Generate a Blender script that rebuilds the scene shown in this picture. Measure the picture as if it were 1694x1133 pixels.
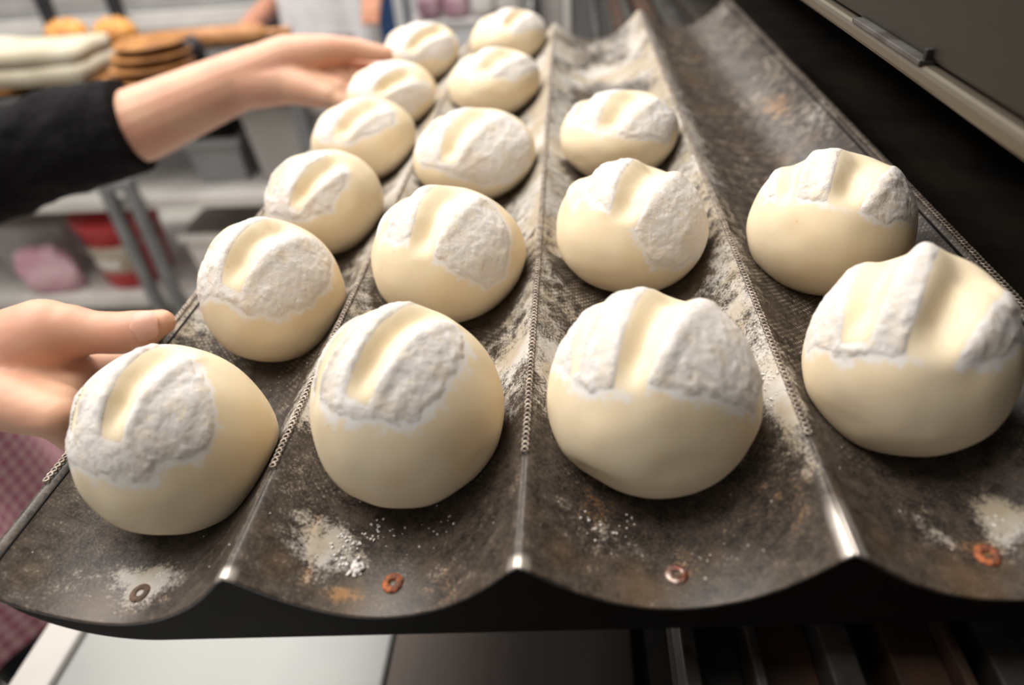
import bpy, bmesh, math, random
import numpy as np
from mathutils import Matrix, Vector

S = bpy.context.scene
for o_ in list(bpy.data.objects):
    bpy.data.objects.remove(o_)

# ------------------------------------------------------------------ frame, camera, light
F_PX = 1120.9
O_T = Vector((0.03489617, -0.12659552, 0.17846194))      # camera in the tray's own frame
R_T = Vector((0.98587064, 0.06504428, -0.15436424))
U_T = Vector((0.08490318, 0.60035165, 0.79521654))
W_T = Vector((-0.14439711, 0.79708666, -0.5863466))
TILT = math.radians(5.0)                                  # tray is pushed in with its oven side a little higher
T = Matrix.Translation((0, 0, 1.05)) @ Matrix.Rotation(-TILT, 4, 'Y')
T3 = T.to_3x3()
O_W = T @ O_T


def ray_t(x, y):
    return W_T + R_T * ((x - 847) / F_PX) - U_T * ((y - 566.5) / F_PX)


def ray_w(x, y):
    return T3 @ ray_t(x, y)


def at_y(x, y, Y):
    d = ray_w(x, y)
    return O_W + d * ((Y - O_W.y) / d.y)


def at_z(x, y, Z):
    d = ray_w(x, y)
    return O_W + d * ((Z - O_W.z) / d.z)


def at_d(x, y, D):
    return O_W + ray_w(x, y) * D


cam_data = bpy.data.cameras.new('camera')
cam = bpy.data.objects.new('camera', cam_data)
S.collection.objects.link(cam)
rw, uw, ww = T3 @ R_T, T3 @ U_T, T3 @ W_T
cam.matrix_world = Matrix(((rw.x, uw.x, -ww.x, O_W.x), (rw.y, uw.y, -ww.y, O_W.y), (rw.z, uw.z, -ww.z, O_W.z), (0, 0, 0, 1)))
cam_data.sensor_width = 36
cam_data.sensor_fit = 'HORIZONTAL'
cam_data.lens = F_PX / 1694 * 36
cam_data.clip_start = 0.01
cam_data.dof.use_dof = True
cam_data.dof.focus_distance = 0.30
cam_data.dof.aperture_fstop = 4.5
S.camera = cam

world = bpy.data.worlds.new('world')
S.world = world
world.use_nodes = True
bg = world.node_tree.nodes['Background']
bg.inputs[0].default_value = (1.0, 0.94, 0.87, 1)
bg.inputs[1].default_value = 0.20


def area(name, loc, sx, sy, power, col):
    l = bpy.data.lights.new(name, 'AREA')
    l.shape = 'RECTANGLE'
    l.size, l.size_y = sx, sy
    l.energy = power
    l.color = col
    o = bpy.data.objects.new(name, l)
    o.location = loc
    S.collection.objects.link(o)
    return o


# fluorescent ceiling fittings of the bakery
area('ceiling_light', (-0.75, 0.85, 2.75), 1.2, 2.4, 64, (1.0, 0.95, 0.88))
area('ceiling_light', (-1.9, 1.6, 2.75), 0.5, 2.2, 40, (1.0, 0.96, 0.92))
area('ceiling_light', (-0.6, 3.0, 2.75), 0.5, 2.2, 30, (1.0, 0.96, 0.92))

S.view_settings.view_transform = 'Standard'
S.view_settings.look = 'None'
S.view_settings.gamma = 1.0
S.view_settings.use_curve_mapping = False
S.view_settings.exposure = 0.20

COL = S.collection
rnd = random.Random(7)


# ------------------------------------------------------------------ materials
def srgb(r, g, b):
    def c(v):
        v /= 255
        return v / 12.92 if v <= 0.04045 else ((v + 0.055) / 1.055) ** 2.4
    return (c(r), c(g), c(b), 1)


class NT:
    """small helper around a node tree"""

    def __init__(self, name):
        self.m = bpy.data.materials.new(name)
        self.m.use_nodes = True
        self.t = self.m.node_tree
        self.b = self.t.nodes['Principled BSDF']

    def n(self, kind, **kw):
        nd = self.t.nodes.new(kind)
        for k, v in kw.items():
            setattr(nd, k, v)
        return nd

    def l(self, a, b):
        self.t.links.new(a, b)

    def coord(self, out='Object'):
        return self.n('ShaderNodeTexCoord').outputs[out]

    def noise(self, vec, scale, detail=3, rough=0.55):
        nd = self.n('ShaderNodeTexNoise')
        nd.inputs['Scale'].default_value = scale
        nd.inputs['Detail'].default_value = detail
        nd.inputs['Roughness'].default_value = rough
        self.l(vec, nd.inputs['Vector'])
        return nd.outputs['Fac']

    def math(self, op, a, b=None, clamp=False):
        nd = self.n('ShaderNodeMath', operation=op, use_clamp=clamp)
        for i, v in enumerate((a, b)):
            if v is None:
                continue
            if isinstance(v, (int, float)):
                nd.inputs[i].default_value = v
            else:
                self.l(v, nd.inputs[i])
        return nd.outputs[0]

    def ramp(self, v, a, b):
        nd = self.n('ShaderNodeMapRange', interpolation_type='SMOOTHSTEP')
        nd.inputs['From Min'].default_value = a
        nd.inputs['From Max'].default_value = b
        self.l(v, nd.inputs['Value'])
        return nd.outputs['Result']

    def mix(self, f, a, b):
        nd = self.n('ShaderNodeMix', data_type='RGBA')
        if isinstance(f, (int, float)):
            nd.inputs['Factor'].default_value = f
        else:
            self.l(f, nd.inputs['Factor'])
        for v, k in ((a, 6), (b, 7)):
            if isinstance(v, tuple):
                nd.inputs[k].default_value = v
            else:
                self.l(v, nd.inputs[k])
        return nd.outputs[2]

    def attr(self, name):
        return self.n('ShaderNodeAttribute', attribute_name=name).outputs['Fac']

    def bump(self, h, strength=0.3, dist=0.001):
        nd = self.n('ShaderNodeBump')
        nd.inputs['Strength'].default_value = strength
        nd.inputs['Distance'].default_value = dist
        self.l(h, nd.inputs['Height'])
        self.l(nd.outputs[0], self.b.inputs['Normal'])

    def set(self, **kw):
        for k, v in kw.items():
            i = self.b.inputs[k.replace('_', ' ')]
            if isinstance(v, (int, float, tuple)):
                i.default_value = v
            else:
                self.l(v, i)
        return self.m


def simple(name, c1, c2=None, scale=20, rough=0.6, metal=0.0, bump=0.0, dist=0.001, detail=3, spec=0.5):
    k = NT(name)
    c2 = c2 or tuple(x * 0.8 for x in c1[:3]) + (1,)
    no = k.noise(k.coord(), scale, detail)
    col = k.mix(k.ramp(no, 0.35, 0.65), c1, c2)
    k.set(Base_Color=col, Roughness=rough, Metallic=metal)
    k.b.inputs['Specular IOR Level'].default_value = spec
    if bump:
        k.bump(no, bump, dist)
    return k.m


M = {}


def mat_dough():
    k = NT('raw_dough')
    v = k.coord()
    no = k.noise(v, 45, 3)
    base = k.mix(k.ramp(no, 0.3, 0.7), srgb(247, 230, 200), srgb(244, 224, 190))
    vor = k.n('ShaderNodeTexVoronoi')
    vor.inputs['Scale'].default_value = 150
    k.l(v, vor.inputs['Vector'])
    speck = k.math('MULTIPLY', k.ramp(vor.outputs['Distance'], 0.16, 0.05), k.ramp(k.noise(v, 60, 1), 0.56, 0.66))
    base = k.mix(k.math('MULTIPLY', speck, 0.35), base, srgb(226, 176, 118))
    fine = k.noise(v, 900, 3, 0.7)
    dust = k.ramp(k.math('ADD', k.math('MULTIPLY', k.attr('flour'), 1.1), k.math('MULTIPLY', k.math('SUBTRACT', fine, 0.5), 0.9)), 0.25, 0.75)
    col = k.mix(dust, base, srgb(247, 243, 240))
    k.set(Base_Color=col, Roughness=0.52)
    k.b.inputs['Specular IOR Level'].default_value = 0.28
    k.b.inputs['Subsurface Weight'].default_value = 0.16
    k.b.inputs['Subsurface Radius'].default_value = (1.0, 0.7, 0.4)
    k.b.inputs['Subsurface Scale'].default_value = 0.006
    k.bump(k.math('ADD', k.math('MULTIPLY', fine, 0.5), k.math('MULTIPLY', k.noise(v, 250, 2), 0.6)), 0.12, 0.0008)
    return k.m


def mat_flour():
    k = NT('flour')
    v = k.coord()
    f = k.noise(v, 700, 5, 0.75)
    g = k.noise(v, 90, 2)
    col = k.mix(k.ramp(g, 0.42, 0.72), srgb(246, 241, 238), srgb(244, 232, 218))
    thin = k.math('MULTIPLY', k.ramp(k.noise(v, 330, 4, 0.7), 0.50, 0.68), 0.6)
    col = k.mix(thin, col, srgb(245, 229, 203))
    k.set(Base_Color=col, Roughness=0.95)
    k.b.inputs['Specular IOR Level'].default_value = 0.1
    k.bump(f, 0.8, 0.0009)
    return k.m


def mat_tray():
    k = NT('worn_black_steel')
    v = k.coord()
    uv = k.n('ShaderNodeUVMap').outputs[0]
    dust = k.attr('dust')
    rust = k.attr('rust')
    wear = k.attr('wear')
    perf = k.attr('perf')
    big = k.noise(v, 30, 4, 0.6)
    mid = k.noise(v, 160, 4, 0.65)
    fine = k.noise(v, 900, 4, 0.75)
    base = k.mix(k.ramp(mid, 0.35, 0.68), srgb(40, 36, 35), srgb(78, 69, 63))
    base = k.mix(k.math('MULTIPLY', k.ramp(fine, 0.42, 0.72), 0.55), base, srgb(122, 108, 92))
    base = k.mix(k.math('MULTIPLY', k.ramp(big, 0.52, 0.75), 0.55), base, srgb(104, 82, 60))
    # brown and orange scorch marks
    rm = k.ramp(k.math('ADD', k.math('MULTIPLY', rust, 0.8), k.math('MULTIPLY', k.math('ADD', k.math('SUBTRACT', mid, 0.5), k.math('SUBTRACT', fine, 0.5)), 1.5)), 0.35, 0.85)
    base = k.mix(k.math('MULTIPLY', rm, 0.75), base, srgb(166, 120, 70))
    # perforation: staggered dots filled with flour
    mp = k.n('ShaderNodeMapping')
    mp.inputs['Rotation'].default_value = (0, 0, math.radians(45))
    k.l(uv, mp.inputs['Vector'])
    vor = k.n('ShaderNodeTexVoronoi', voronoi_dimensions='2D')
    vor.inputs['Scale'].default_value = 1 / 0.0023
    vor.inputs['Randomness'].default_value = 0.0
    k.l(mp.outputs[0], vor.inputs['Vector'])
    hole = k.math('MULTIPLY', k.ramp(vor.outputs['Distance'], 0.30, 0.17), k.math('MULTIPLY', perf, k.ramp(k.noise(v, 22, 2), 0.38, 0.6)))
    base = k.mix(k.math('MULTIPLY', hole, k.ramp(mid, 0.38, 0.66)), base, srgb(186, 174, 156))
    # flour dust; gaps in it also paint the shadows of the rolls
    a = k.math('ADD', k.math('MULTIPLY', dust, 1.25), k.math('ADD', k.math('MULTIPLY', k.math('SUBTRACT', fine, 0.5), 1.5), k.math('MULTIPLY', k.math('SUBTRACT', mid, 0.5), 1.3)))
    df = k.ramp(a, 0.42, 0.95)
    dcol = k.mix(k.ramp(big, 0.38, 0.62), srgb(188, 174, 152), srgb(210, 206, 200))
    col = k.mix(k.math('MULTIPLY', df, 0.8), base, dcol)
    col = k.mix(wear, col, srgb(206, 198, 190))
    k.set(Base_Color=col)
    ro = k.math('ADD', 0.36, k.math('MULTIPLY', df, 0.5), True)
    ro = k.math('ADD', ro, k.math('MULTIPLY', k.math('SUBTRACT', mid, 0.5), 0.35), True)
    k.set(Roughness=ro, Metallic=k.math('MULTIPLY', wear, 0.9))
    k.b.inputs['Specular IOR Level'].default_value = 0.42
    h = k.math('ADD', k.math('MULTIPLY', fine, 0.35), k.math('ADD', k.math('MULTIPLY', mid, 0.25), k.math('MULTIPLY', hole, -0.08)))
    k.bump(h, 0.45, 0.0008)
    return k.m


def mat_skin(name, a, b):
    k = NT(name)
    v = k.coord()
    no = k.noise(v, 28, 3)
    col = k.mix(k.ramp(no, 0.36, 0.66), a, b)
    k.set(Base_Color=col, Roughness=0.5)
    k.b.inputs['Specular IOR Level'].default_value = 0.35
    k.b.inputs['Subsurface Weight'].default_value = 0.15
    k.b.inputs['Subsurface Radius'].default_value = (1.0, 0.35, 0.2)
    k.b.inputs['Subsurface Scale'].default_value = 0.006
    k.bump(k.noise(v, 420, 3), 0.10, 0.0006)
    return k.m


def mat_gingham():
    k = NT('pink_gingham_cloth')
    sp = k.n('ShaderNodeSeparateXYZ')
    k.l(k.coord(), sp.inputs[0])

    def stripe(o):
        fr = k.math('FRACT', k.math('MULTIPLY', o, 1 / 0.016))
        return k.math('GREATER_THAN', fr, 0.5)
    s = k.math('MULTIPLY', k.math('ADD', stripe(sp.outputs['Y']), stripe(sp.outputs['Z'])), 0.5)
    col = k.mix(s, srgb(232, 192, 200), srgb(192, 112, 134))
    k.set(Base_Color=col, Roughness=0.9)
    return k.m


def mat_brushed(name, c1, c2, rough):
    k = NT(name)
    mp = k.n('ShaderNodeMapping')
    mp.inputs['Scale'].default_value = (1, 0.06, 1)
    k.l(k.coord(), mp.inputs['Vector'])
    no = k.noise(mp.outputs[0], 120, 4, 0.7)
    bl = k.noise(k.coord(), 9, 4, 0.6)
    col = k.mix(k.math('MULTIPLY', k.math('ADD', no, bl), 0.5), c1, c2)
    k.set(Base_Color=col, Roughness=rough, Metallic=0.75)
    k.bump(no, 0.06, 0.0006)
    return k.m


def mat_tiles(name, c, g, size):
    k = NT(name)
    br = k.n('ShaderNodeTexBrick')
    br.offset = 0.0
    br.inputs['Color1'].default_value = c
    br.inputs['Color2'].default_value = tuple(x * 0.93 for x in c[:3]) + (1,)
    br.inputs['Mortar'].default_value = g
    br.inputs['Scale'].default_value = 1.0
    br.inputs['Brick Width'].default_value = size
    br.inputs['Row Height'].default_value = size
    br.inputs['Mortar Size'].default_value = 0.004
    k.l(k.coord(), br.inputs['Vector'])
    k.set(Base_Color=br.outputs['Color'], Roughness=0.35)
    return k.m


M['dough'] = mat_dough()
M['flour'] = mat_flour()
M['tray'] = mat_tray()
M['skin'] = mat_skin('warm_skin', srgb(226, 180, 152), srgb(222, 166, 142))
M['skin2'] = mat_skin('tan_skin', srgb(206, 150, 124), srgb(196, 138, 112))
M['nail'] = simple('fingernail', srgb(228, 178, 158), srgb(222, 168, 150), 60, 0.32)
M['black_knit'] = simple('black_knit', srgb(30, 29, 31), srgb(20, 20, 22), 160, 0.95, 0, 0.5, 0.002, spec=0.15)
M['gingham'] = mat_gingham()
M['denim'] = simple('blue_cotton', srgb(78, 118, 178), srgb(62, 98, 156), 40, 0.9)
M['white_cotton'] = simple('white_cotton', srgb(226, 224, 226), srgb(212, 210, 214), 12, 0.9)
M['trousers'] = simple('dark_trousers', srgb(52, 54, 62), srgb(42, 44, 52), 40, 0.9)
M['hair'] = simple('brown_hair', srgb(58, 40, 28), srgb(40, 28, 20), 120, 0.6)
M['brown_ring'] = simple('scorched_ring', srgb(118, 92, 72), srgb(84, 66, 56), 500, 0.7)
M['lips'] = simple('lips', srgb(190, 112, 100), srgb(178, 100, 92), 60, 0.5)
M['shoe'] = simple('white_work_shoe', srgb(214, 212, 206), srgb(196, 194, 188), 30, 0.6)
M['frame_black'] = simple('black_tray_frame', srgb(13, 11, 11), srgb(20, 15, 13), 60, 0.6, 0, 0.2, spec=0.15)
M['bead'] = simple('scuffed_bead_steel', srgb(172, 160, 148), srgb(118, 106, 98), 220, 0.4, 0.4)
M['rust'] = simple('orange_rust', srgb(186, 104, 58), srgb(104, 62, 46), 500, 0.7, 0, 0.6)
M['rivet_steel'] = simple('bare_rivet_steel', srgb(188, 170, 160), srgb(120, 66, 48), 420, 0.35, 0.5)
M['hood'] = mat_brushed('oven_hood_steel', srgb(50, 50, 47), srgb(74, 68, 60), 0.5)
M['lip'] = mat_brushed('oven_lip_steel', srgb(128, 120, 106), srgb(106, 98, 86), 0.45)
M['oven_black'] = simple('sooty_oven_black', srgb(34, 31, 28), srgb(22, 20, 19), 30, 0.75)
M['deck'] = simple('scorched_deck', srgb(38, 35, 32), srgb(62, 52, 40), 14, 0.7, 0, 0.3, 0.002, 5)
M['sill_grey'] = simple('grey_sill_steel', srgb(96, 94, 92), srgb(66, 60, 56), 60, 0.45, 0.4)
M['sill_rust'] = simple('rusty_sill_steel', srgb(86, 60, 44), srgb(56, 42, 34), 40, 0.7, 0.2, 0.3)
M['added_panel'] = mat_brushed('added_dark_panel_steel', srgb(92, 84, 78), srgb(62, 58, 56), 0.5)
M['pale_top'] = simple('pale_laminate', srgb(176, 180, 176), srgb(166, 168, 170), 6, 0.35)
M['white_paint'] = simple('white_paint', srgb(228, 224, 220), srgb(218, 214, 210), 8, 0.5)
M['steel'] = mat_brushed('stainless_steel', srgb(176, 176, 178), srgb(156, 156, 160), 0.35)
M['grey_paint'] = simple('grey_paint', srgb(120, 121, 122), srgb(104, 105, 107), 12, 0.55)
M['dark_top'] = simple('dark_grey_top', srgb(96, 94, 92), srgb(78, 76, 76), 10, 0.5)
M['grey_plastic'] = simple('grey_plastic', srgb(178, 174, 172), srgb(164, 160, 158), 8, 0.5)
M['shelf'] = simple('pale_shelf', srgb(206, 202, 198), srgb(190, 186, 182), 8, 0.5)
M['red_plastic'] = simple('red_plastic', srgb(186, 40, 46), srgb(164, 30, 36), 8, 0.4)
M['paper_label'] = simple('buff_label', srgb(186, 172, 152), srgb(176, 160, 140), 12, 0.7)
M['cardboard'] = simple('brown_cardboard', srgb(112, 84, 58), srgb(98, 72, 48), 14, 0.85)
M['pink_plastic'] = simple('pink_film', srgb(196, 146, 162), srgb(206, 172, 182), 14, 0.4)
M['crust'] = simple('golden_crust', srgb(214, 154, 78), srgb(176, 114, 50), 26, 0.6, 0, 0.4, 0.003)
M['crust2'] = simple('brown_crust', srgb(178, 124, 66), srgb(138, 88, 40), 30, 0.65, 0, 0.4, 0.003)
M['linen'] = simple('ivory_linen', srgb(196, 188, 168), srgb(182, 172, 150), 10, 0.9)
M['wood'] = simple('rolling_pin_wood', srgb(196, 142, 92), srgb(172, 118, 72), 24, 0.55)
M['floor'] = mat_tiles('floor_tiles', srgb(196, 192, 184), srgb(140, 136, 130), 0.2)
M['wall'] = mat_tiles('wall_tiles', srgb(206, 208, 210), srgb(176, 178, 180), 0.15)
M['dark_steel'] = simple('dark_steel', srgb(58, 58, 62), srgb(44, 44, 48), 20, 0.45, 0.3)
M['blue_grey'] = simple('blue_grey_plastic', srgb(150, 150, 152), srgb(138, 138, 140), 12, 0.5)
M['lamp'] = NT('lamp_white').set(Base_Color=(0.9, 0.9, 0.9, 1), Roughness=0.5)


# ------------------------------------------------------------------ building helpers
def tag(o, label=None, cat=None, group=None, kind=None):
    if label:
        o['label'] = label
    if cat:
        o['category'] = cat
    if group:
        o['group'] = group
    if kind:
        o['kind'] = kind
    return o


def empty(name, label, cat, group=None, loc=(0, 0, 0), mw=None):
    o = bpy.data.objects.new(name, None)
    o.empty_display_size = 0.02
    COL.objects.link(o)
    if mw is not None:
        o.matrix_world = mw
    else:
        o.location = loc
    return tag(o, label, cat, group)


def mesh(name, verts, faces, mat, parent=None, smooth=True):
    me = bpy.data.meshes.new(name)
    me.from_pydata([tuple(v) for v in verts], [], faces)
    me.materials.append(mat)
    if smooth:
        me.polygons.foreach_set('use_smooth', [True] * len(me.polygons))
    me.update()
    o = bpy.data.objects.new(name, me)
    COL.objects.link(o)
    if parent is not None:
        o.parent = parent
    return o


def from_bm(name, bm, mat, parent=None, smooth=False):
    me = bpy.data.meshes.new(name)
    bmesh.ops.recalc_face_normals(bm, faces=bm.faces)
    bm.to_mesh(me)
    bm.free()
    me.materials.append(mat)
    if smooth:
        me.polygons.foreach_set('use_smooth', [True] * len(me.polygons))
    o = bpy.data.objects.new(name, me)
    COL.objects.link(o)
    if parent is not None:
        o.parent = parent
    return o


def add_box(bm, x0, x1, y0, y1, z0, z1, bev=0.0):
    r = bmesh.ops.create_cube(bm, size=1.0)
    vs = r['verts']
    for v in vs:
        v.co = Vector(((x0 + x1) / 2 + v.co.x * (x1 - x0), (y0 + y1) / 2 + v.co.y * (y1 - y0), (z0 + z1) / 2 + v.co.z * (z1 - z0)))
    if bev:
        es = list({e for v in vs for e in v.link_edges})
        bmesh.ops.bevel(bm, geom=es, offset=bev, segments=2, affect='EDGES', profile=0.5)


def box(name, x0, x1, y0, y1, z0, z1, mat, parent=None, bev=0.003):
    bm = bmesh.new()
    add_box(bm, x0, x1, y0, y1, z0, z1, bev)
    return from_bm(name, bm, mat, parent)


def add_lathe(bm, prof, seg=32, center=(0, 0, 0)):
    """profile of (radius, z) turned about z"""
    rings = []
    for r, z in prof:
        if r < 1e-6:
            rings.append([bm.verts.new((center[0], center[1], center[2] + z))])
        else:
            rings.append([bm.verts.new((center[0] + r * math.cos(2 * math.pi * i / seg), center[1] + r * math.sin(2 * math.pi * i / seg), center[2] + z)) for i in range(seg)])
    for a, b in zip(rings, rings[1:]):
        for i in range(seg):
            j = (i + 1) % seg
            if len(a) == 1 and len(b) == 1:
                continue
            if len(a) == 1:
                bm.faces.new((a[0], b[i], b[j]))
            elif len(b) == 1:
                bm.faces.new((a[i], a[j], b[0]))
            else:
                bm.faces.new((a[i], a[j], b[j], b[i]))


def add_bone(bm, p0, r0, p1, r1, seg=18, hs=4):
    """closed tapered capsule"""
    p0, p1 = Vector(p0), Vector(p1)
    d = p1 - p0
    L = d.length
    if L < 1e-6:
        d, L = Vector((0, 0, 1)), 1e-6
    d.normalize()
    a = d.orthogonal().normalized()
    b = d.cross(a)
    prof = [(0, -r0)]
    for i in range(1, hs + 1):
        t = math.pi / 2 * i / hs
        prof.append((r0 * math.sin(t), -r0 * math.cos(t)))
    for i in range(0, hs + 1):
        t = math.pi / 2 * i / hs
        prof.append((r1 * math.cos(t) if i < hs else 0, L + r1 * math.sin(t)))
    rings = []
    for r, z in prof:
        c = p0 + d * z
        if r < 1e-7:
            rings.append([bm.verts.new(c)])
        else:
            rings.append([bm.verts.new(c + a * (r * math.cos(2 * math.pi * i / seg)) + b * (r * math.sin(2 * math.pi * i / seg))) for i in range(seg)])
    for x, y in zip(rings, rings[1:]):
        for i in range(seg):
            j = (i + 1) % seg
            if len(x) == 1:
                bm.faces.new((x[0], y[j], y[i]))
            elif len(y) == 1:
                bm.faces.new((x[i], x[j], y[0]))
            else:
                bm.faces.new((x[i], x[j], y[j], y[i]))


def chain(bm, pts):
    for (p0, r0), (p1, r1) in zip(pts, pts[1:]):
        add_bone(bm, p0, r0, p1, r1)


def voxel(name, bm, size, mat, parent, smooth_it=4, decimate=None):
    """weld overlapping closed pieces into one continuous surface"""
    o = from_bm(name + '_src', bm, mat)
    m1 = o.modifiers.new('r', 'REMESH')
    m1.mode = 'VOXEL'
    m1.voxel_size = size
    m2 = o.modifiers.new('s', 'SMOOTH')
    m2.iterations = smooth_it
    m2.factor = 0.5
    if decimate:
        m3 = o.modifiers.new('d', 'DECIMATE')
        m3.ratio = decimate
    dg = bpy.context.evaluated_depsgraph_get()
    me = bpy.data.meshes.new_from_object(o.evaluated_get(dg))
    bpy.data.objects.remove(o)
    me.name = name
    if not me.materials:
        me.materials.append(mat)
    me.polygons.foreach_set('use_smooth', [True] * len(me.polygons))
    r = bpy.data.objects.new(name, me)
    COL.objects.link(r)
    if parent is not None:
        r.parent = parent
    return r


def set_attr(me, name, arr):
    a = me.attributes.new(name, 'FLOAT', 'POINT')
    a.data.foreach_set('value', np.asarray(arr, dtype=np.float32))


_tab = np.random.default_rng(3).random(65536)


def vnoise(P, scale, seed=0):
    """smooth value noise in 0..1 for an (n,3) array"""
    Q = P * scale + seed * 17.31
    I = np.floor(Q).astype(np.int64)
    f = Q - I
    f = f * f * (3 - 2 * f)
    out = np.zeros(len(P))
    for dx in (0, 1):
        for dy in (0, 1):
            for dz in (0, 1):
                h = ((I[:, 0] + dx) * 73856093) ^ ((I[:, 1] + dy) * 19349663) ^ ((I[:, 2] + dz) * 83492791)
                w = (f[:, 0] if dx else 1 - f[:, 0]) * (f[:, 1] if dy else 1 - f[:, 1]) * (f[:, 2] if dz else 1 - f[:, 2])
                out += w * _tab[h & 65535]
    return out


def fbm(P, scale, oct=3, seed=0):
    s = 0
    a = 1.0
    n = 0
    for i in range(oct):
        s = s + a * vnoise(P, scale * 2 ** i, seed + i)
        n += a
        a *= 0.55
    return s / n


def sstep(x, a, b):
    t = np.clip((x - a) / (b - a), 0, 1)
    return t * t * (3 - 2 * t)


# ------------------------------------------------------------------ the room
def struct(name, bm, mat, parent=None):
    o = from_bm(name, bm, mat, parent)
    if parent is None:
        o['kind'] = 'structure'
    return o


bm = bmesh.new()
add_box(bm, -4.0, 2.6, -2.2, 4.6, -0.05, 0.0)
struct('floor', bm, M['floor'])
bm = bmesh.new()
add_box(bm, -4.0, 2.6, 4.6, 4.7, 0.0, 2.9)
wb = struct('wall_back', bm, M['wall'])
bm = bmesh.new()
add_box(bm, -4.1, -4.0, -2.2, 4.7, 0.0, 2.9)
struct('wall_left', bm, M['wall'])
bm = bmesh.new()
add_box(bm, -4.1, 2.6, -2.3, -2.2, 0.0, 2.9)
struct('wall_front_blocker', bm, M['wall'])  # unseen wall behind the camera, added to cut world light from the front

# ------------------------------------------------------------------ the deck oven at the right
HX, HZ = 0.150, 1.1445
oven = empty('deck_oven', 'dark steel deck oven at the right with an open sooty mouth', 'oven', loc=(0, 0, 0))
OY0, OY1 = -0.75, 1.35
box('hood_panel', HX + 0.004, HX + 0.02, OY0, OY1, HZ + 0.0078, 1.95, M['hood'], oven, 0.002)
lip = box('mouth_lip', HX, HX + 0.024, OY0, OY1, HZ, HZ + 0.0068, M['lip'], oven, 0.002)
bm = bmesh.new()
add_box(bm, HX - 0.0003, HX + 0.006, 0.150, 0.225, HZ + 0.0066, HZ + 0.0086, 0.0004)
from_bm('catch_plate', bm, M['sill_grey'], oven)
bm = bmesh.new()
add_box(bm, HX + 0.0015, HX + 0.008, 0.150, 0.1525, HZ + 0.0085, HZ + 0.0125, 0.0005)
from_bm('catch_pin', bm, M['oven_black'], oven)
box('chamber_ceiling', HX + 0.02, 1.15, OY0, OY1, HZ + 0.014, HZ + 0.04, M['oven_black'], oven)
box('chamber_back_wall', 1.15, 1.19, OY0, OY1, 0.9, 1.95, M['oven_black'], oven)
box('chamber_end_wall', HX + 0.03, 1.15, OY1 - 0.04, OY1, 1.0, HZ + 0.014, M['oven_black'], oven)
box('chamber_end_wall', HX + 0.03, 1.15, OY0, OY0 + 0.04, 1.0, HZ + 0.014, M['oven_black'], oven)
box('baking_deck', 0.205, 1.15, OY0, OY1, 0.97, 0.998, M['deck'], oven)
box('oven_body', 0.12, 1.15, OY0, OY1, 0.1, 0.955, M['oven_black'], oven, 0.006)
box('top_cover', HX + 0.004, 1.19, OY0, OY1, 1.95, 1.97, M['hood'], oven)
for yy in (OY0 + 0.08, OY1 - 0.08):
    for xx in (0.2, 1.05):
        box('foot', xx - 0.03, xx + 0.03, yy - 0.03, yy + 0.03, 0.0, 0.1, M['oven_black'], oven)
box('added_dark_panel', -0.121, 0.058, OY0, OY1, 0.738, 0.7495, M['added_panel'], oven, 0.002)  # dark panel added to fill the dark area right of the side table
box('added_panel_bracket', 0.05, 0.12, OY0 + 0.1, OY1 - 0.1, 0.70, 0.738, M['oven_black'], oven, 0.002)
# layered strips of the sill that run along the mouth
sill = [(0.058, 0.064, 0.955, 0.978, 'sill_grey'), (0.064, 0.082, 0.955, 0.966, 'oven_black'), (0.082, 0.086, 0.955, 0.984, 'sill_grey'),
        (0.086, 0.108, 0.955, 0.972, 'sill_rust'), (0.108, 0.119, 0.955, 0.986, 'sill_grey'), (0.119, 0.131, 0.955, 0.964, 'oven_black'),
        (0.131, 0.149, 0.955, 0.984, 'sill_rust'), (0.149, 0.153, 0.955, 0.992, 'sill_rust'), (0.153, 0.163, 0.955, 0.966, 'oven_black'),
        (0.163, 0.188, 0.955, 0.988, 'sill_grey'), (0.188, 0.205, 0.955, 0.975, 'oven_black')]
for x0, x1, z0, z1, mm in sill:
    box('sill_strip', x0, x1, OY0, OY1, z0, z1, M[mm], oven, 0.001)
bm = bmesh.new()
add_box(bm, 0.058, 0.205, OY0, OY1, 0.94, 0.955)
from_bm('sill_bed', bm, M['oven_black'], oven)

# ------------------------------------------------------------------ pale side table below the tray
tbl = empty('side_table', 'pale low side table with a raised white edge under the tray', 'table')
TZ = 0.75
box('table_top', -0.37, -0.122, -0.35, 0.62, TZ - 0.02, TZ, M['pale_top'], tbl)
box('raised_edge', -0.402, -0.37, -0.35, 0.62, TZ - 0.02, TZ + 0.006, M['white_paint'], tbl)
for xx in (-0.36, -0.16):
    for yy in (-0.32, 0.59):
        box('leg', xx - 0.018, xx + 0.018, yy - 0.018, yy + 0.018, 0, TZ - 0.02, M['white_paint'], tbl)

# ------------------------------------------------------------------ the fluted baking tray
PITCH, DEPTH, TL = 0.1, 0.027, 0.755
XC = [-0.15, -0.05, 0.05, 0.15]


def flute(u):
    """height across one trough, u in -1..1"""
    a = np.abs(u)
    z = -DEPTH * (1 - a ** 2.05)
    return z - 0.0016 * sstep(a, 0.93, 1.0) ** 2


tray = empty('fluted_baking_tray', 'black fluted bread tray dusted with flour, half inside the oven', 'baking tray', mw=T)
NXT, NYT = 72, 420


def spot(x, y, cx, cy, rx, ry):
    return np.exp(-(((x - cx) / rx) ** 2 + ((y - cy) / ry) ** 2))


BUNS_XY = []


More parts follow.
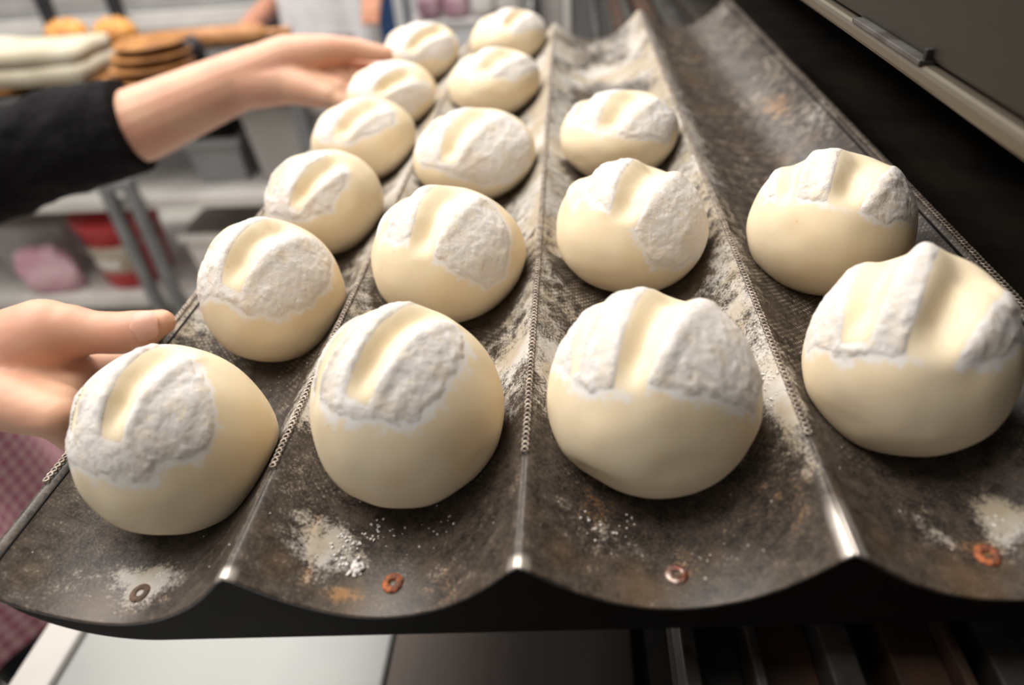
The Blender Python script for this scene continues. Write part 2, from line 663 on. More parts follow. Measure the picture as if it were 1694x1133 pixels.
def build_trough(i):
    xc = XC[i]
    u = np.linspace(-1, 1, NXT + 1)
    y = np.linspace(0, 1, NYT + 1) ** 1.15 * TL
    U, Y = np.meshgrid(u, y)
    X = U * 0.05
    Z = flute(U)
    V = np.stack([X.ravel(), Y.ravel(), Z.ravel()], 1)
    # slight dents of long use
    V[:, 2] += (fbm(V + [xc, 0, 0], 26, 2, 5) - 0.5) * 0.0012 * (1 - np.abs(U.ravel()) ** 4)
    idx = np.arange((NXT + 1) * (NYT + 1)).reshape(NYT + 1, NXT + 1)
    faces = np.stack([idx[:-1, :-1], idx[:-1, 1:], idx[1:, 1:], idx[1:, :-1]], -1).reshape(-1, 4)
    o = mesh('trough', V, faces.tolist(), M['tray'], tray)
    o.location = (xc, 0, 0)
    me = o.data
    P = V.copy()
    P[:, 0] += xc
    gx, gy, au = P[:, 0], P[:, 1], np.abs(U.ravel())
    low = fbm(P, 55, 3, 11)
    stre = fbm(P * [1.0, 0.35, 1], 90, 3, 23)
    dust = 0.19 + 0.22 * sstep(gy, 0.06, 0.42) + 0.30 * (low - 0.5) + 0.34 * (stre - 0.5) * sstep(gy, 0.05, 0.3) + 0.26 * sstep(au, 0.35, 0.95) * sstep(gy, 0.04, 0.2)
    if i == 3:
        band = 0.5 + 0.5 * np.sin(gy * 52 + 3 * low)
        right = sstep(U.ravel(), 0.35, 0.9) * sstep(gy, 0.25, 0.4)
        dust = 0.05 + 0.16 * sstep(gy, 0.05, 0.4) + 0.32 * (low - 0.5) + 0.30 * right * band + 0.42 * sstep(-U.ravel(), 0.55, 1.0) * sstep(gy, 0.08, 0.25)
    if i == 2:
        wv = np.sin(gy * 60 + 5 * np.abs(U.ravel()) + 4 * low)
        dust += 0.45 * spot(gx, gy, 0.055, 0.60, 0.03, 0.035) + 0.10 * wv * sstep(gy, 0.4, 0.5)
    if i in (0, 1):
        dust += 0.14 * sstep(gy, 0.12, 0.3)
    # loose flour thrown in front of the rolls
    for cx, cy, rx, ry, a in ((-0.075, 0.026, 0.012, 0.012, 0.5), (-0.147, 0.018, 0.011, 0.010, 0.75), (-0.165, 0.015, 0.02, 0.012, 0.2), (0.098, 0.075, 0.010, 0.03, 0.6), (0.135, 0.028, 0.009, 0.012, 0.5), (0.158, 0.03, 0.008, 0.014, 0.7), (0.024, 0.028, 0.012, 0.01, 0.25), (-0.10, 0.09, 0.010, 0.035, 0.5), (-0.006, 0.13, 0.010, 0.04, 0.35), (-0.022, 0.10, 0.012, 0.03, 0.35), (0.012, 0.10, 0.009, 0.03, 0.45), (0.09, 0.135, 0.012, 0.03, 0.35), (-0.196, 0.12, 0.01, 0.05, 0.15)):
        dust += a * spot(gx, gy, cx, cy, rx, ry) * (0.4 + 1.2 * low)
    # dark shadow in front of each roll, painted in by thinning the dust
    for bx, by, ba in BUNS_XY:
        dist = np.hypot((gx - bx), (gy - by)) / ba
        dust -= 0.42 * sstep(dist, 1.22, 0.9) * (gy < by)
        dust += 0.10 * sstep(dist, 1.6, 1.15) * sstep(gy, 0.2, 0.35)
    dust *= 1 - 0.25 * sstep(gy, 0.02, 0.0)
    rust = 0.10 + 0.4 * (fbm(P, 40, 3, 41) - 0.45)
    for cx, cy, rx, ry, a in ((-0.066, 0.007, 0.007, 0.004, 0.75), (-0.082, 0.03, 0.002, 0.012, 0.75), (-0.079, 0.016, 0.002, 0.008, 0.7), (-0.15, 0.012, 0.012, 0.009, 0.5), (0.148, 0.018, 0.009, 0.006, 0.6), (0.056, 0.015, 0.008, 0.01, 0.4), (0.023, 0.03, 0.006, 0.02, 0.35), (0.09, 0.03, 0.01, 0.02, 0.3), (0.178, 0.42, 0.01, 0.03, 0.7), (-0.028, 0.008, 0.008, 0.01, 0.35)):
        rust += a * spot(gx, gy, cx, cy, rx, ry)
    # crests rubbed bright at the very front
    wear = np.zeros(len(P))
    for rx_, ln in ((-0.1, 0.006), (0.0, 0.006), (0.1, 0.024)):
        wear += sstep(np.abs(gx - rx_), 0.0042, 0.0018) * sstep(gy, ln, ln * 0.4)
    perf = sstep(gy, 0.042, 0.055) * sstep(gy, 0.74, 0.735) * sstep(au, 0.12, 0.3)
    set_attr(me, 'dust', np.clip(dust, 0, 1))
    set_attr(me, 'rust', np.clip(rust, 0, 1))
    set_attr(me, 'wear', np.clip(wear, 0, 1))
    set_attr(me, 'perf', perf)
    ulay = me.uv_layers.new(name='UVMap')
    s = np.concatenate([[0], np.cumsum(np.hypot(np.diff(u * 0.05), np.diff(flute(u))))])
    SS = np.tile(s, (NYT + 1, 1)).ravel()
    li = np.empty(len(me.loops), dtype=np.int32)
    me.loops.foreach_get('vertex_index', li)
    ulay.data.foreach_set('uv', np.stack([SS[li], gy[li]], 1).ravel().astype(np.float32))
    sol = o.modifiers.new('thickness', 'SOLIDIFY')
    sol.thickness = 0.0011
    sol.offset = -1
    return o


# name: x, y, radius, height above the wide line, fine mesh?, grooves (front px, back px, width px), flour outline px
BUN = {
    'A0': (-.1429, .0609, .0376, .0444, 6, [((183, 726), (273, 584), 50), ((120, 712), (150, 636), 26)],
           [(112, 700), (116, 778), (185, 803), (240, 802), (290, 768), (342, 748), (358, 705), (342, 640), (325, 600), (300, 578), (250, 566), (190, 578), (140, 630)]),
    'A1': (-.1418, .1714, .0380, .0445, 6, [((381, 474), (462, 372), 54), ((334, 430), (379, 366), 28)],
           [(322, 470), (328, 506), (400, 520), (460, 526), (515, 510), (547, 468), (550, 430), (532, 402), (500, 380), (440, 355), (380, 355), (335, 405)]),
    'A2': (-.1488, .2898, .0401, .0355, 6, [((489, 343), (545, 272), 36), ((447, 322), (483, 264), 24)],
           [(434, 335), (445, 357), (480, 366), (520, 362), (548, 347), (572, 312), (574, 290), (562, 260), (500, 246), (458, 266), (438, 300)]),
    'A3': (-.1528, .4145, .0425, .0307, 5, [((561, 228), (618, 172), 40), ((526, 208), (556, 166), 26)],
           [(514, 210), (535, 236), (575, 240), (620, 222), (655, 205), (650, 182), (600, 158), (550, 166)]),
    'A4': (-.1546, .5321, .0433, .0301, 5, [((623, 158), (668, 124), 34), ((584, 136), (606, 108), 22)],
           [(572, 150), (610, 172), (680, 186), (716, 162), (704, 130), (640, 98), (600, 104), (574, 130)]),
    'A5': (-.1527, .6909, .0456, .0312, 5, [((677, 86), (726, 48), 30), ((642, 74), (672, 40), 22)],
           [(632, 84), (680, 106), (740, 98), (762, 76), (742, 48), (690, 34), (646, 50)]),
    'B0': (-.0467, .0698, .0384, .0470, 6, [((592, 658), (700, 516), 56), ((526, 668), (572, 548), 26)],
           [(508, 600), (520, 665), (556, 690), (620, 697), (680, 699), (735, 668), (762, 622), (774, 580), (768, 556), (742, 538), (692, 506), (640, 498), (590, 512), (540, 556)]),
    'B1': (-.0491, .1945, .0415, .0389, 6, [((694, 424), (755, 312), 60), ((628, 408), (682, 312), 36)],
           [(612, 385), (650, 398), (716, 426), (760, 462), (806, 479), (834, 462), (845, 400), (824, 345), (776, 316), (700, 304), (640, 330)]),
    'B2': (-.0521, .3489, .0446, .0301, 6, [((740, 269), (800, 182), 48), ((708, 236), (737, 184), 20)],
           [(686, 240), (698, 277), (750, 291), (800, 306), (842, 301), (874, 266), (876, 230), (852, 196), (800, 174), (740, 178), (700, 212)]),
    'B3': (-.0534, .5313, .0446, .0267, 5, [((798, 122), (846, 84), 42), ((764, 112), (784, 82), 24)],
           [(742, 106), (780, 132), (850, 132), (892, 118), (890, 92), (850, 78), (800, 76), (758, 90)]),
    'B4': (-.0515, .7035, .0443, .0275, 5, [((838, 46), (866, 18), 28), ((796, 48), (816, 18), 22)],
           [(780, 46), (850, 58), (904, 56), (892, 28), (840, 12), (790, 22)]),
    'C0': (.0481, .0677, .0390, .0441, 6, [((1040, 644), (1122, 478), 70), ((953, 612), (992, 506), 30)],
           [(908, 600), (958, 645), (1020, 654), (1070, 650), (1110, 650), (1150, 672), (1245, 690), (1264, 640), (1246, 580), (1192, 508), (1120, 472), (1040, 472), (980, 500), (936, 548)]),
    'C1': (.0503, .2061, .0402, .0359, 6, [((1030, 368), (1090, 268), 62), ((950, 348), (968, 276), 40)],
           [(968, 326), (1008, 352), (1036, 372), (1058, 402), (1076, 442), (1112, 452), (1152, 432), (1172, 390), (1164, 338), (1132, 290), (1082, 266), (1040, 258), (996, 270), (974, 298)]),
    'C2': (.0529, .3549, .0427, .0265, 6, [((1004, 216), (1050, 154), 52), ((952, 198), (974, 160), 26)],
           [(938, 206), (1000, 222), (1040, 232), (1104, 238), (1122, 200), (1086, 160), (1040, 148), (990, 146), (946, 172)]),
    'D0': (.1416, .0782, .0356, .0446, 6, [((1536, 594), (1612, 440), 96), ((1418, 562), (1472, 414), 66)],
           [(1322, 550), (1336, 584), (1400, 600), (1470, 594), (1530, 592), (1600, 606), (1655, 604), (1704, 570), (1704, 476), (1668, 448), (1560, 406), (1480, 404), (1400, 430), (1344, 496)]),
    'D1': (.1458, .1861, .0376, .0377, 6, [((1395, 341), (1434, 258), 68), ((1301, 336), (1314, 258), 42)],
           [(1244, 298), (1276, 326), (1330, 334), (1390, 338), (1430, 358), (1470, 374), (1514, 380), (1516, 316), (1486, 268), (1404, 244), (1340, 246), (1286, 268)]),
}
for k_, b_ in BUN.items():
    BUNS_XY.append((b_[0], b_[1], b_[2]))

for i in range(4):
    build_trough(i)


def crest_beads(name, xr):
    """row of punched perforation rims folded over a crest"""
    verts, faces = [], []
    pitch = 0.0026
    n = int((0.735 - 0.05) / pitch)
    for k in range(n):
        y = 0.05 + k * pitch
        j = rnd.uniform(-0.00012, 0.00012)
        zc = -0.0016 + 0.0009
        s0, s1 = 8, 4
        base = len(verts)
        for a in range(s0):
            t = 2 * math.pi * a / s0
            cx, cy = 0.00125 * math.cos(t), 0.00118 * math.sin(t)
            for b in range(s1):
                p = 2 * math.pi * b / s1
                rr = 0.00046 * math.cos(p)
                x = xr + j + cx * (1 + rr / 0.00118)
                verts.append((x, y + cy * (1 + rr / 0.00118), zc - 0.35 * abs(cx) + 0.0006 * math.sin(p)))
        for a in range(s0):
            for b in range(s1):
                a2, b2 = (a + 1) % s0, (b + 1) % s1
                faces.append((base + a * s1 + b, base + a2 * s1 + b, base + a2 * s1 + b2, base + a * s1 + b2))
    o = mesh(name, verts, faces, M['bead'], tray)
    o['kind'] = 'stuff'
    return o


for xr in (-0.2, -0.1, 0.0, 0.1, 0.2):
    crest_beads('crest_beading', xr)


def end_frame(y0, y1):
    xs = np.linspace(-0.199, 0.199, 161)
    up = []
    lo = []
    for x in xs:
        u = ((x + 0.2) % 0.1) / 0.05 - 1
        zt = float(flute(np.array([u]))[0]) - 0.0022
        e = min(x + 0.2, 0.2 - x)
        zb = -0.046
        if e < 0.055:
            zb = -0.046 + 0.040 * (1 - math.sqrt(max(0, 1 - ((0.055 - e) / 0.055) ** 2))) 
        up.append((x, zt))
        lo.append((x, min(zb, zt - 0.004)))
    verts, faces = [], []
    n = len(xs)
    for y in (y0, y1):
        for p in up:
            verts.append((p[0], y, p[1]))
        for p in lo:
            verts.append((p[0], y, p[1]))
    for i in range(n - 1):
        faces.append((i, i + 1, n + i + 1, n + i))
        faces.append((2 * n + i, 3 * n + i, 3 * n + i + 1, 2 * n + i + 1))
        faces.append((i, 2 * n + i, 2 * n + i + 1, i + 1))
        faces.append((n + i, n + i + 1, 3 * n + i + 1, 3 * n + i))
    faces.append((0, n, 3 * n, 2 * n))
    faces.append((n - 1, 3 * n - 1, 4 * n - 1, 2 * n - 1))
    return mesh('end_frame', verts, faces, M['frame_black'], tray, smooth=False)


end_frame(0.0045, 0.010)
end_frame(TL - 0.010, TL - 0.0045)
for sx in (-1, 1):
    bm = bmesh.new()
    add_box(bm, sx * 0.1975 - 0.0016, sx * 0.1975 + 0.0016, 0.010, TL - 0.010, -0.017, -0.0035, 0.0005)
    from_bm('side_rail', bm, M['frame_black'], tray)


def rivet(x, y, mat, rust):
    bm = bmesh.new()
    add_lathe(bm, [(0.0014, 0.0), (0.0015, 0.0003), (0.0022, 0.0007), (0.0032, 0.0006), (0.0039, 0.0002), (0.0040, -0.0003), (0.0014, -0.0003), (0.0014, 0.0)], 24)
    o = from_bm('rivet', bm, mat, tray, True)
    o.location = (x, y, -DEPTH + 0.0004)
    o['label'] = 'small ring rivet with orange rust' if rust else 'bare metal ring rivet'
    return o


rivet(-0.0500, 0.0130, M['rust'], True)
rivet(0.0500, 0.0125, M['rivet_steel'], False)
rivet(0.1480, 0.0155, M['rust'], True)
rivet(-0.1500, 0.0125, M['brown_ring'], False)['label'] = 'brown scorched ring rivet'

# ------------------------------------------------------------------ dough rolls
_ico = {}


def ico(sub):
    if sub not in _ico:
        bm = bmesh.new()
        bmesh.ops.create_icosphere(bm, subdivisions=sub + 1, radius=1.0)
        bm.verts.ensure_lookup_table()
        v = np.array([x.co[:] for x in bm.verts])
        v /= np.linalg.norm(v, axis=1)[:, None]
        f = np.array([[x.index for x in p.verts] for p in bm.faces])
        bm.free()
        _ico[sub] = (v, f)
    return _ico[sub]


def qmap(d):
    th = np.arccos(np.clip(d[:, 2], -1, 1))
    s = np.sqrt(d[:, 0] ** 2 + d[:, 1] ** 2) + 1e-9
    return np.stack([d[:, 0] / s * th, d[:, 1] / s * th], 1)


def px_dir(p, c, a, ct):
    """pixel -> point of the dome -> unit direction"""
    d = np.array(ray_t(*p))
    oo = (np.array(O_T) - c) / np.array([a, a, ct])
    dd = d / np.array([a, a, ct])
    A, B, C = dd @ dd, 2 * oo @ dd, oo @ oo - 1
    disc = B * B - 4 * A * C
    t = (-B - math.sqrt(disc)) / (2 * A) if disc > 0 else -B / (2 * A)
    h = oo + dd * t
    return h / np.linalg.norm(h), t


def seg_coords(q, a, b):
    d = b - a
    L = np.linalg.norm(d)
    d = d / L
    n = np.array([-d[1], d[0]])
    w = q - a
    return w @ d, w @ n, L


def poly_sd(q, poly):
    n = len(poly)
    inside = np.zeros(len(q), bool)
    best = np.full(len(q), 1e9)
    for i in range(n):
        a, b = poly[i], poly[(i + 1) % n]
        e = b - a
        w = q - a
        t = np.clip((w @ e) / (e @ e + 1e-12), 0, 1)
        best = np.minimum(best, np.hypot(w[:, 0] - e[0] * t, w[:, 1] - e[1] * t))
        c = ((a[1] <= q[:, 1]) & (b[1] > q[:, 1])) | ((b[1] <= q[:, 1]) & (a[1] > q[:, 1]))
        xi = a[0] + (q[:, 1] - a[1]) / (b[1] - a[1] + 1e-12) * (b[0] - a[0])
        inside ^= c & (q[:, 0] < xi)
    return np.where(inside, best, -best)


LABEL = {
    'A0': 'floured dough roll at the tray corner nearest the lower hand',
    'A1': 'dough roll beside the gripping thumb tip, second from the front in the left column',
    'A2': 'dough roll third from the front in the leftmost column',
    'A3': 'dough roll fourth from the front in the leftmost column, lightly floured',
    'A4': 'dough roll fifth in the leftmost column, in front of the far fingers',
    'A5': 'last dough roll of the leftmost column, beside the far thumb',
    'B0': 'round dough roll at the front of the second column, above a rusty rivet',
    'B1': 'dough roll with a wide central groove, second in the second column',
    'B2': 'dough roll third from the front in the second column, heavily floured',
    'B3': 'dough roll fourth from the front in the second column, slightly blurred',
    'B4': 'farthest dough roll, at the back end of the second column',
    'C0': 'large dough roll with a dent low on its left, front of the third column',
    'C1': 'dough roll in the middle of the third column with floured right flank',
    'C2': 'rearmost dough roll of the third column, before the empty floury trough',
    'D0': 'dough roll with two deep grooves at the front right, cut by the frame',
    'D1': 'rear dough roll of the fourth column, half shaded by the oven',
}
EXTRA = {'C0': [((-0.60, -0.72, -0.34), 0.0060, 0.24), ((1150, 760), 0.002, 0.5)], 'B0': [((800, 770), 0.003, 0.28)], 'D0': [((1400, 700), 0.002, 0.3)], 'A0': [((300, 840), 0.0015, 0.4)]}


def flour_part(V, F3, root):
    u, iv = np.unique(F3.ravel(), return_inverse=True)
    me = bpy.data.meshes.new('flour_dusting')
    me.from_pydata(V[u].tolist(), [], iv.reshape(-1, 3).tolist())
    me.polygons.foreach_set('use_smooth', [True] * len(me.polygons))
    me.materials.append(M['flour'])
    o = bpy.data.objects.new('flour_dusting', me)
    COL.objects.link(o)
    o.parent = root
    o['label'] = 'rough white flour crust'


def build_bun(key, num):
    x, y, a, ct, sub, grooves, flour = BUN[key]
    xc = XC['ABCD'.index(key[0])]
    zc, cb = 0.002, 0.032
    c = np.array([x, y, zc])
    d, F = ico(sub)
    q = qmap(d)
    # gentle squareness of hand-shaped dough
    ecc = 1 + 0.018 * np.cos(2 * np.arctan2(d[:, 1], d[:, 0]) + num * 1.7)
    P = np.stack([d[:, 0] * a * ecc, d[:, 1] * a * ecc, np.where(d[:, 2] > 0, ct, cb) * d[:, 2]], 1)
    seed = num * 3 + 1
    P = P * (1 + 0.028 * (fbm(d * 1.0, 1.9, 2, seed)[:, None] - 0.5) * 2)
    disp = np.zeros(len(d))
    core = np.zeros(len(d))
    for gi, (p0, p1, w) in enumerate(grooves):
        d0, t0 = px_dir(p0, c, a, ct)
        d1, t1 = px_dir(p1, c, a, ct)
        q0 = qmap(d0[None])[0]
        q1 = qmap(d1[None])[0]
        hw = w * (t0 + t1) / 2 / F_PX / a / 2 * 1.12
        t, s, L = seg_coords(q, q0, q1)
        s = s + 0.05 * (fbm(d, 3.5, 2, seed + 9) - 0.5)
        tap = sstep(t, -0.06, 0.34) * sstep(t, L + 0.40, L - 0.05)
        wid = hw * (0.80 + 0.35 * sstep(t, 0.0, L))
        r = np.abs(s) / wid
        p = np.where(r < 1, (0.5 + 0.5 * np.cos(np.pi * np.minimum(r, 1))) ** 0.85, 0)
        dep = min(0.30 * 2 * hw * a, 0.0056)
        disp -= dep * p * tap
        disp += 0.0011 * np.exp(-((r - 1.3) / 0.4) ** 2) * tap
        core = np.maximum(core, sstep(r, 1.12, 0.72) * sstep(t, -0.12, 0.08))
    for pp, dep, rad in EXTRA.get(key, []):
        e0 = np.array(pp) / np.linalg.norm(pp) if len(pp) == 3 else px_dir(pp, c, a, ct)[0]
        disp -= dep * np.exp(-(np.sum((d - e0) ** 2, 1)) / rad ** 2 * 1.0)
    nrm = d / np.array([1, 1, ct / a])
    nrm /= np.linalg.norm(nrm, axis=1)[:, None]
    P = P + nrm * disp[:, None]
    # flour outline
    poly = [qmap(px_dir(p, c, a, ct)[0][None])[0] for p in flour]
    sd = poly_sd(q, poly)
    rag = 0.16 * (fbm(d, 5.0, 3, seed + 20) - 0.5) + 0.10 * (fbm(d, 16, 2, seed + 30) - 0.5)
    mask = sstep(sd + rag, -0.08, 0.13) * (1 - core)
    patch = fbm(d, 7, 3, seed + 40)
    thick = sstep(mask, 0.45, 1.0) * (0.00003 + 0.00048 * sstep(patch, 0.38, 0.75) + 0.00034 * vnoise(d, 20, seed + 50) + 0.00016 * vnoise(d, 36, seed + 51))
    PT = P + nrm * thick[:, None]

    def settle(Q):
        fl = -DEPTH * (1 - np.minimum(1, np.abs((Q[:, 0] + x - xc) / 0.05)) ** 2.05) + 0.0004 - zc
        Q = Q.copy()
        Q[:, 2] = np.maximum(Q[:, 2], fl)
        return Q
    P, PT = settle(P), settle(PT)
    root = empty('dough_roll', LABEL[key], 'dough roll', 'unbaked dough rolls on the tray', mw=T @ Matrix.Translation((x, y, zc)))
    me = bpy.data.meshes.new('dough')
    me.from_pydata(P.tolist(), [], F.tolist())
    me.polygons.foreach_set('use_smooth', [True] * len(me.polygons))
    me.materials.append(M['dough'])
    halo = np.clip(sstep(sd + rag * 1.3, -0.16, 0.04) * (1 - core) * 0.66 + 0.08 * sstep(d[:, 2], 0.2, 0.9) * (1 - core), 0, 1)
    set_attr(me, 'flour', halo)
    o = bpy.data.objects.new('dough', me)
    COL.objects.link(o)
    o.parent = root
    keep = mask[F].mean(1) > 0.50
    F2 = F[keep]
    used, inv = np.unique(F2.ravel(), return_inverse=True)
    lab = np.arange(len(used))
    G2 = inv.reshape(-1, 3)
    while True:
        m_ = lab[G2].min(1)
        new = lab.copy()
        np.minimum.at(new, G2.ravel(), np.repeat(m_, 3))
        new = new[new]
        if (new == lab).all():
            break
        lab = new
    for isl in np.unique(lab):
        sel = lab[G2[:, 0]] == isl
        if sel.sum() < (260 if sub == 6 else 70):
            continue
        flour_part(PT[used] + nrm[used] * 0.00003, G2[sel], root)


for n_, k_ in enumerate(BUN):
    build_bun(k_, n_)


# loose flour lumps on the tray, uncountable
def flour_spill():
    bm = bmesh.new()
    r = random.Random(21)

    def lump(x, y, s):
        i = min(3, max(0, int((x + 0.2) / 0.1)))
        u = (x - XC[i]) / 0.05
        z = float(flute(np.array([u]))[0])
        res = bmesh.ops.create_icosphere(bm, subdivisions=1, radius=s)
        for v in res['verts']:
            v.co = Vector((v.co.x * r.uniform(0.5, 1.6) + x, v.co.y * r.uniform(0.5, 1.6) + y, v.co.z * 0.5 * r.uniform(0.5, 1.3) + z + s * 0.25))
    cl = [(-0.0640, 0.0185, 0.0016, 30, 0.0012), (-0.0655, 0.019, 0.0034, 20, 0.0007), (-0.0705, 0.0200, 0.0020, 8, 0.0007), (-0.071, 0.0290, 0.0045, 26, 0.0006), (-0.060, 0.0325, 0.007, 26, 0.0005), (-0.146, 0.0195, 0.004, 16, 0.0006), (-0.150, 0.012, 0.008, 18, 0.0004), (0.024, 0.030, 0.005, 12, 0.0005), (0.033, 0.031, 0.006, 10, 0.0004), (0.0955, 0.085, 0.004, 20, 0.0006), (0.0955, 0.074, 0.003, 10, 0.0006), (-0.035, 0.035, 0.008, 12, 0.0004), (0.155, 0.029, 0.004, 14, 0.0005), (0.06, 0.018, 0.008, 10, 0.0004)]
    for cx, cy, sp, n, s in cl:
        for _ in range(n):
            lump(cx + r.gauss(0, sp * 0.6), cy + r.gauss(0, sp * 0.6), s * r.uniform(0.5, 1.3))
    for _ in range(160):
        x, y = r.uniform(-0.195, 0.195), 0.012 + r.random() ** 1.4 * 0.3
        lump(x, y, r.uniform(0.00018, 0.0004))
    o = from_bm('flour_spill', bm, M['flour'], None, True)
    o.matrix_world = T
    tag(o, 'loose white flour lumps spilled in the tray troughs', 'flour', kind='stuff')


flour_spill()


# ------------------------------------------------------------------ the baker holding the tray
def face_parts(root, head, fwd):
    side = fwd.cross(Vector((0, 0, 1)))
    for s in (-1, 1):
        bm = bmesh.new()
        p = head + fwd * 0.082 + side * (s * 0.031) + Vector((0, 0, 0.022))
        add_bone(bm, p - side * 0.006, 0.009, p + side * 0.006, 0.009, 12, 3)
        from_bm('eye', bm, M['hair'], root, True)
    bm = bmesh.new()
    p = head + fwd * 0.088 + Vector((0, 0, -0.056))
    add_bone(bm, p - side * 0.018, 0.006, p + side * 0.018, 0.006, 12, 3)
    from_bm('mouth', bm, M['lips'], root, True)


def build_baker():
    root = empty('person', 'baker in a black sweater and pink checked apron holding the tray edge', 'person', loc=(0, 0, 0))
    D = at_d
    # shoulders and trunk stand outside the frame at the left
    hip = Vector((-0.90, 0.36, 0.90))
    chest = Vector((-0.90, 0.36, 1.22))
    neck = Vector((-0.89, 0.36, 1.40))
    head = Vector((-0.84, 0.36, 1.55))
    shl = Vector((-0.88, 0.54, 1.33))
    shr = Vector((-0.88, 0.18, 1.33))
    # far (left) arm
    wl = D(432, 118, 0.765)
    fl = D(228, 208, 0.750)
    el = D(-90, 285, 0.745)
    # near (right) arm
    wr = D(-62, 628, 0.352)
    er = Vector((-0.56, 0.05, 1.00))
    bm = bmesh.new()
    # trunk, neck, head, legs
    chain(bm, [(hip, 0.135), (chest, 0.145), (neck, 0.055), (head + Vector((-0.01, 0, -0.03)), 0.06)])
    for s in (-1, 1):
        chain(bm, [(chest + Vector((0, s * 0.06, 0)), 0.11), (hip + Vector((0, s * 0.07, 0)), 0.12), (hip + Vector((0.01, s * 0.09, -0.42)), 0.075), (hip + Vector((-0.02, s * 0.09, -0.80)), 0.05)])
        add_bone(bm, hip + Vector((-0.02, s * 0.09, -0.83)), 0.04, hip + Vector((0.13, s * 0.09, -0.855)), 0.032)
    add_bone(bm, head + Vector((0, 0, 0.02)), 0.085, head + Vector((0.01, 0, 0.05)), 0.088)
    add_bone(bm, head + Vector((0.03, 0, -0.05)), 0.062, head + Vector((0.045, 0, -0.07)), 0.045)
    add_bone(bm, head + Vector((0.085, 0, 0.01)), 0.010, head + Vector((0.102, 0, -0.018)), 0.014)
    for s in (-1, 1):
        add_bone(bm, head + Vector((0, s * 0.083, 0.015)), 0.016, head + Vector((0, s * 0.085, -0.02)), 0.012)
    chain(bm, [(chest + Vector((0, 0.08, 0.04)), 0.09), (shl, 0.066), (shl.lerp(el, 0.55), 0.052), (el, 0.047), (fl, 0.0395), (fl.lerp(wl, 0.6), 0.0335), (wl, 0.029)])
    chain(bm, [(chest + Vector((0, -0.08, 0.04)), 0.09), (shr, 0.066), (shr.lerp(er, 0.55), 0.052), (er, 0.045), (er.lerp(wr, 0.5), 0.036), (wr, 0.028)])

    # far hand: palm up under the rim, thumb laid along the edge
    def fingers(sets):
        for s in sets:
            chain(bm, s)
    fingers([
        # thumb side: heel of the thumb, thumb
        [(fl.lerp(wl, 0.75), 0.030), (D(478, 97, 0.757), 0.0255), (D(532, 84, 0.752), 0.0175), (D(588, 81, 0.754), 0.0118), (D(640, 90, 0.755), 0.0085)],
        # palm fan
        [(fl.lerp(wl, 0.8), 0.030), (D(500, 116, 0.778), 0.022), (D(566, 110, 0.782), 0.014)],
        [(fl.lerp(wl, 0.8), 0.030), (D(502, 130, 0.772), 0.020), (D(570, 130, 0.770), 0.013)],
        [(fl.lerp(wl, 0.8), 0.029), (D(490, 140, 0.762), 0.021), (D(562, 150, 0.756), 0.014)],
        [(fl.lerp(wl, 0.75), 0.029), (D(476, 138, 0.757), 0.023), (D(508, 148, 0.750), 0.0185), (D(545, 160, 0.744), 0.0135)],
        # fingers curling under the tray
        [(D(566, 110, 0.782), 0.013), (D(612, 112, 0.782), 0.0095), (D(648, 122, 0.782), 0.0085), (D(676, 122, 0.778), 0.0075)],
        [(D(570, 130, 0.770), 0.012), (D(620, 142, 0.772), 0.0098), (D(660, 150, 0.768), 0.0085), (D(690, 150, 0.764), 0.0075)],
        [(D(562, 150, 0.756), 0.0125), (D(606, 166, 0.756), 0.0096), (D(646, 176, 0.750), 0.0083), (D(674, 176, 0.747), 0.0075)],
        [(D(545, 160, 0.744), 0.012), (D(582, 178, 0.742), 0.0088), (D(612, 188, 0.742), 0.0076), (D(636, 190, 0.740), 0.007)],
    ])
    # near hand: thumb on the rim, fingers under it
    tip = D(268, 533, 0.352)
    fingers([
        [(wr, 0.027), (D(10, 590, 0.347), 0.0235), (D(72, 556, 0.345), 0.0195), (D(112, 548, 0.346), 0.0145), (D(160, 550, 0.348), 0.0112), (D(200, 551, 0.350), 0.0113), (D(235, 545, 0.351), 0.0105), (tip, 0.0072)],
        [(wr, 0.027), (D(50, 612, 0.352), 0.020), (D(118, 628, 0.358), 0.0155)],
        [(wr, 0.026), (D(40, 640, 0.345), 0.019), (D(104, 654, 0.345), 0.0140)],
        [(wr, 0.024), (D(30, 660, 0.335), 0.016), (D(96, 676, 0.330), 0.0125)],
        [(wr, 0.022), (D(20, 668, 0.325), 0.014), (D(92, 690, 0.320), 0.0105)],
        [(D(118, 628, 0.358), 0.0125), (D(168, 612, 0.385), 0.0100), (D(205, 610, 0.402), 0.0088), (D(228, 606, 0.410), 0.0078)],
        [(D(104, 654, 0.345), 0.0120), (D(165, 668, 0.372), 0.0098), (D(210, 680, 0.388), 0.0086), (D(236, 682, 0.394), 0.0077)],
        [(D(96, 676, 0.330), 0.0112), (D(160, 712, 0.352), 0.0094), (D(205, 735, 0.366), 0.0083), (D(232, 742, 0.370), 0.0075)],
        [(D(92, 690, 0.320), 0.0100), (D(145, 738, 0.336), 0.0084), (D(182, 768, 0.345), 0.0075), (D(204, 780, 0.348), 0.0070)],
    ])
    body = voxel('body', bm, 0.0024, M['skin'], root, 5)
    # thumbnail
    bm = bmesh.new()
    c = D(246, 533, 0.3425)
    ax = (tip - D(200, 551, 0.350)).normalized()
    up = (O_W - c).normalized()
    up = (up - ax * up.dot(ax) + Vector((0, 0, 0.15))).normalized()
    up = (up - ax * up.dot(ax)).normalized()
    sd = ax.cross(up)
    cen = D(252, 539, 0.3515)
    R0 = 0.0099
    rows = []
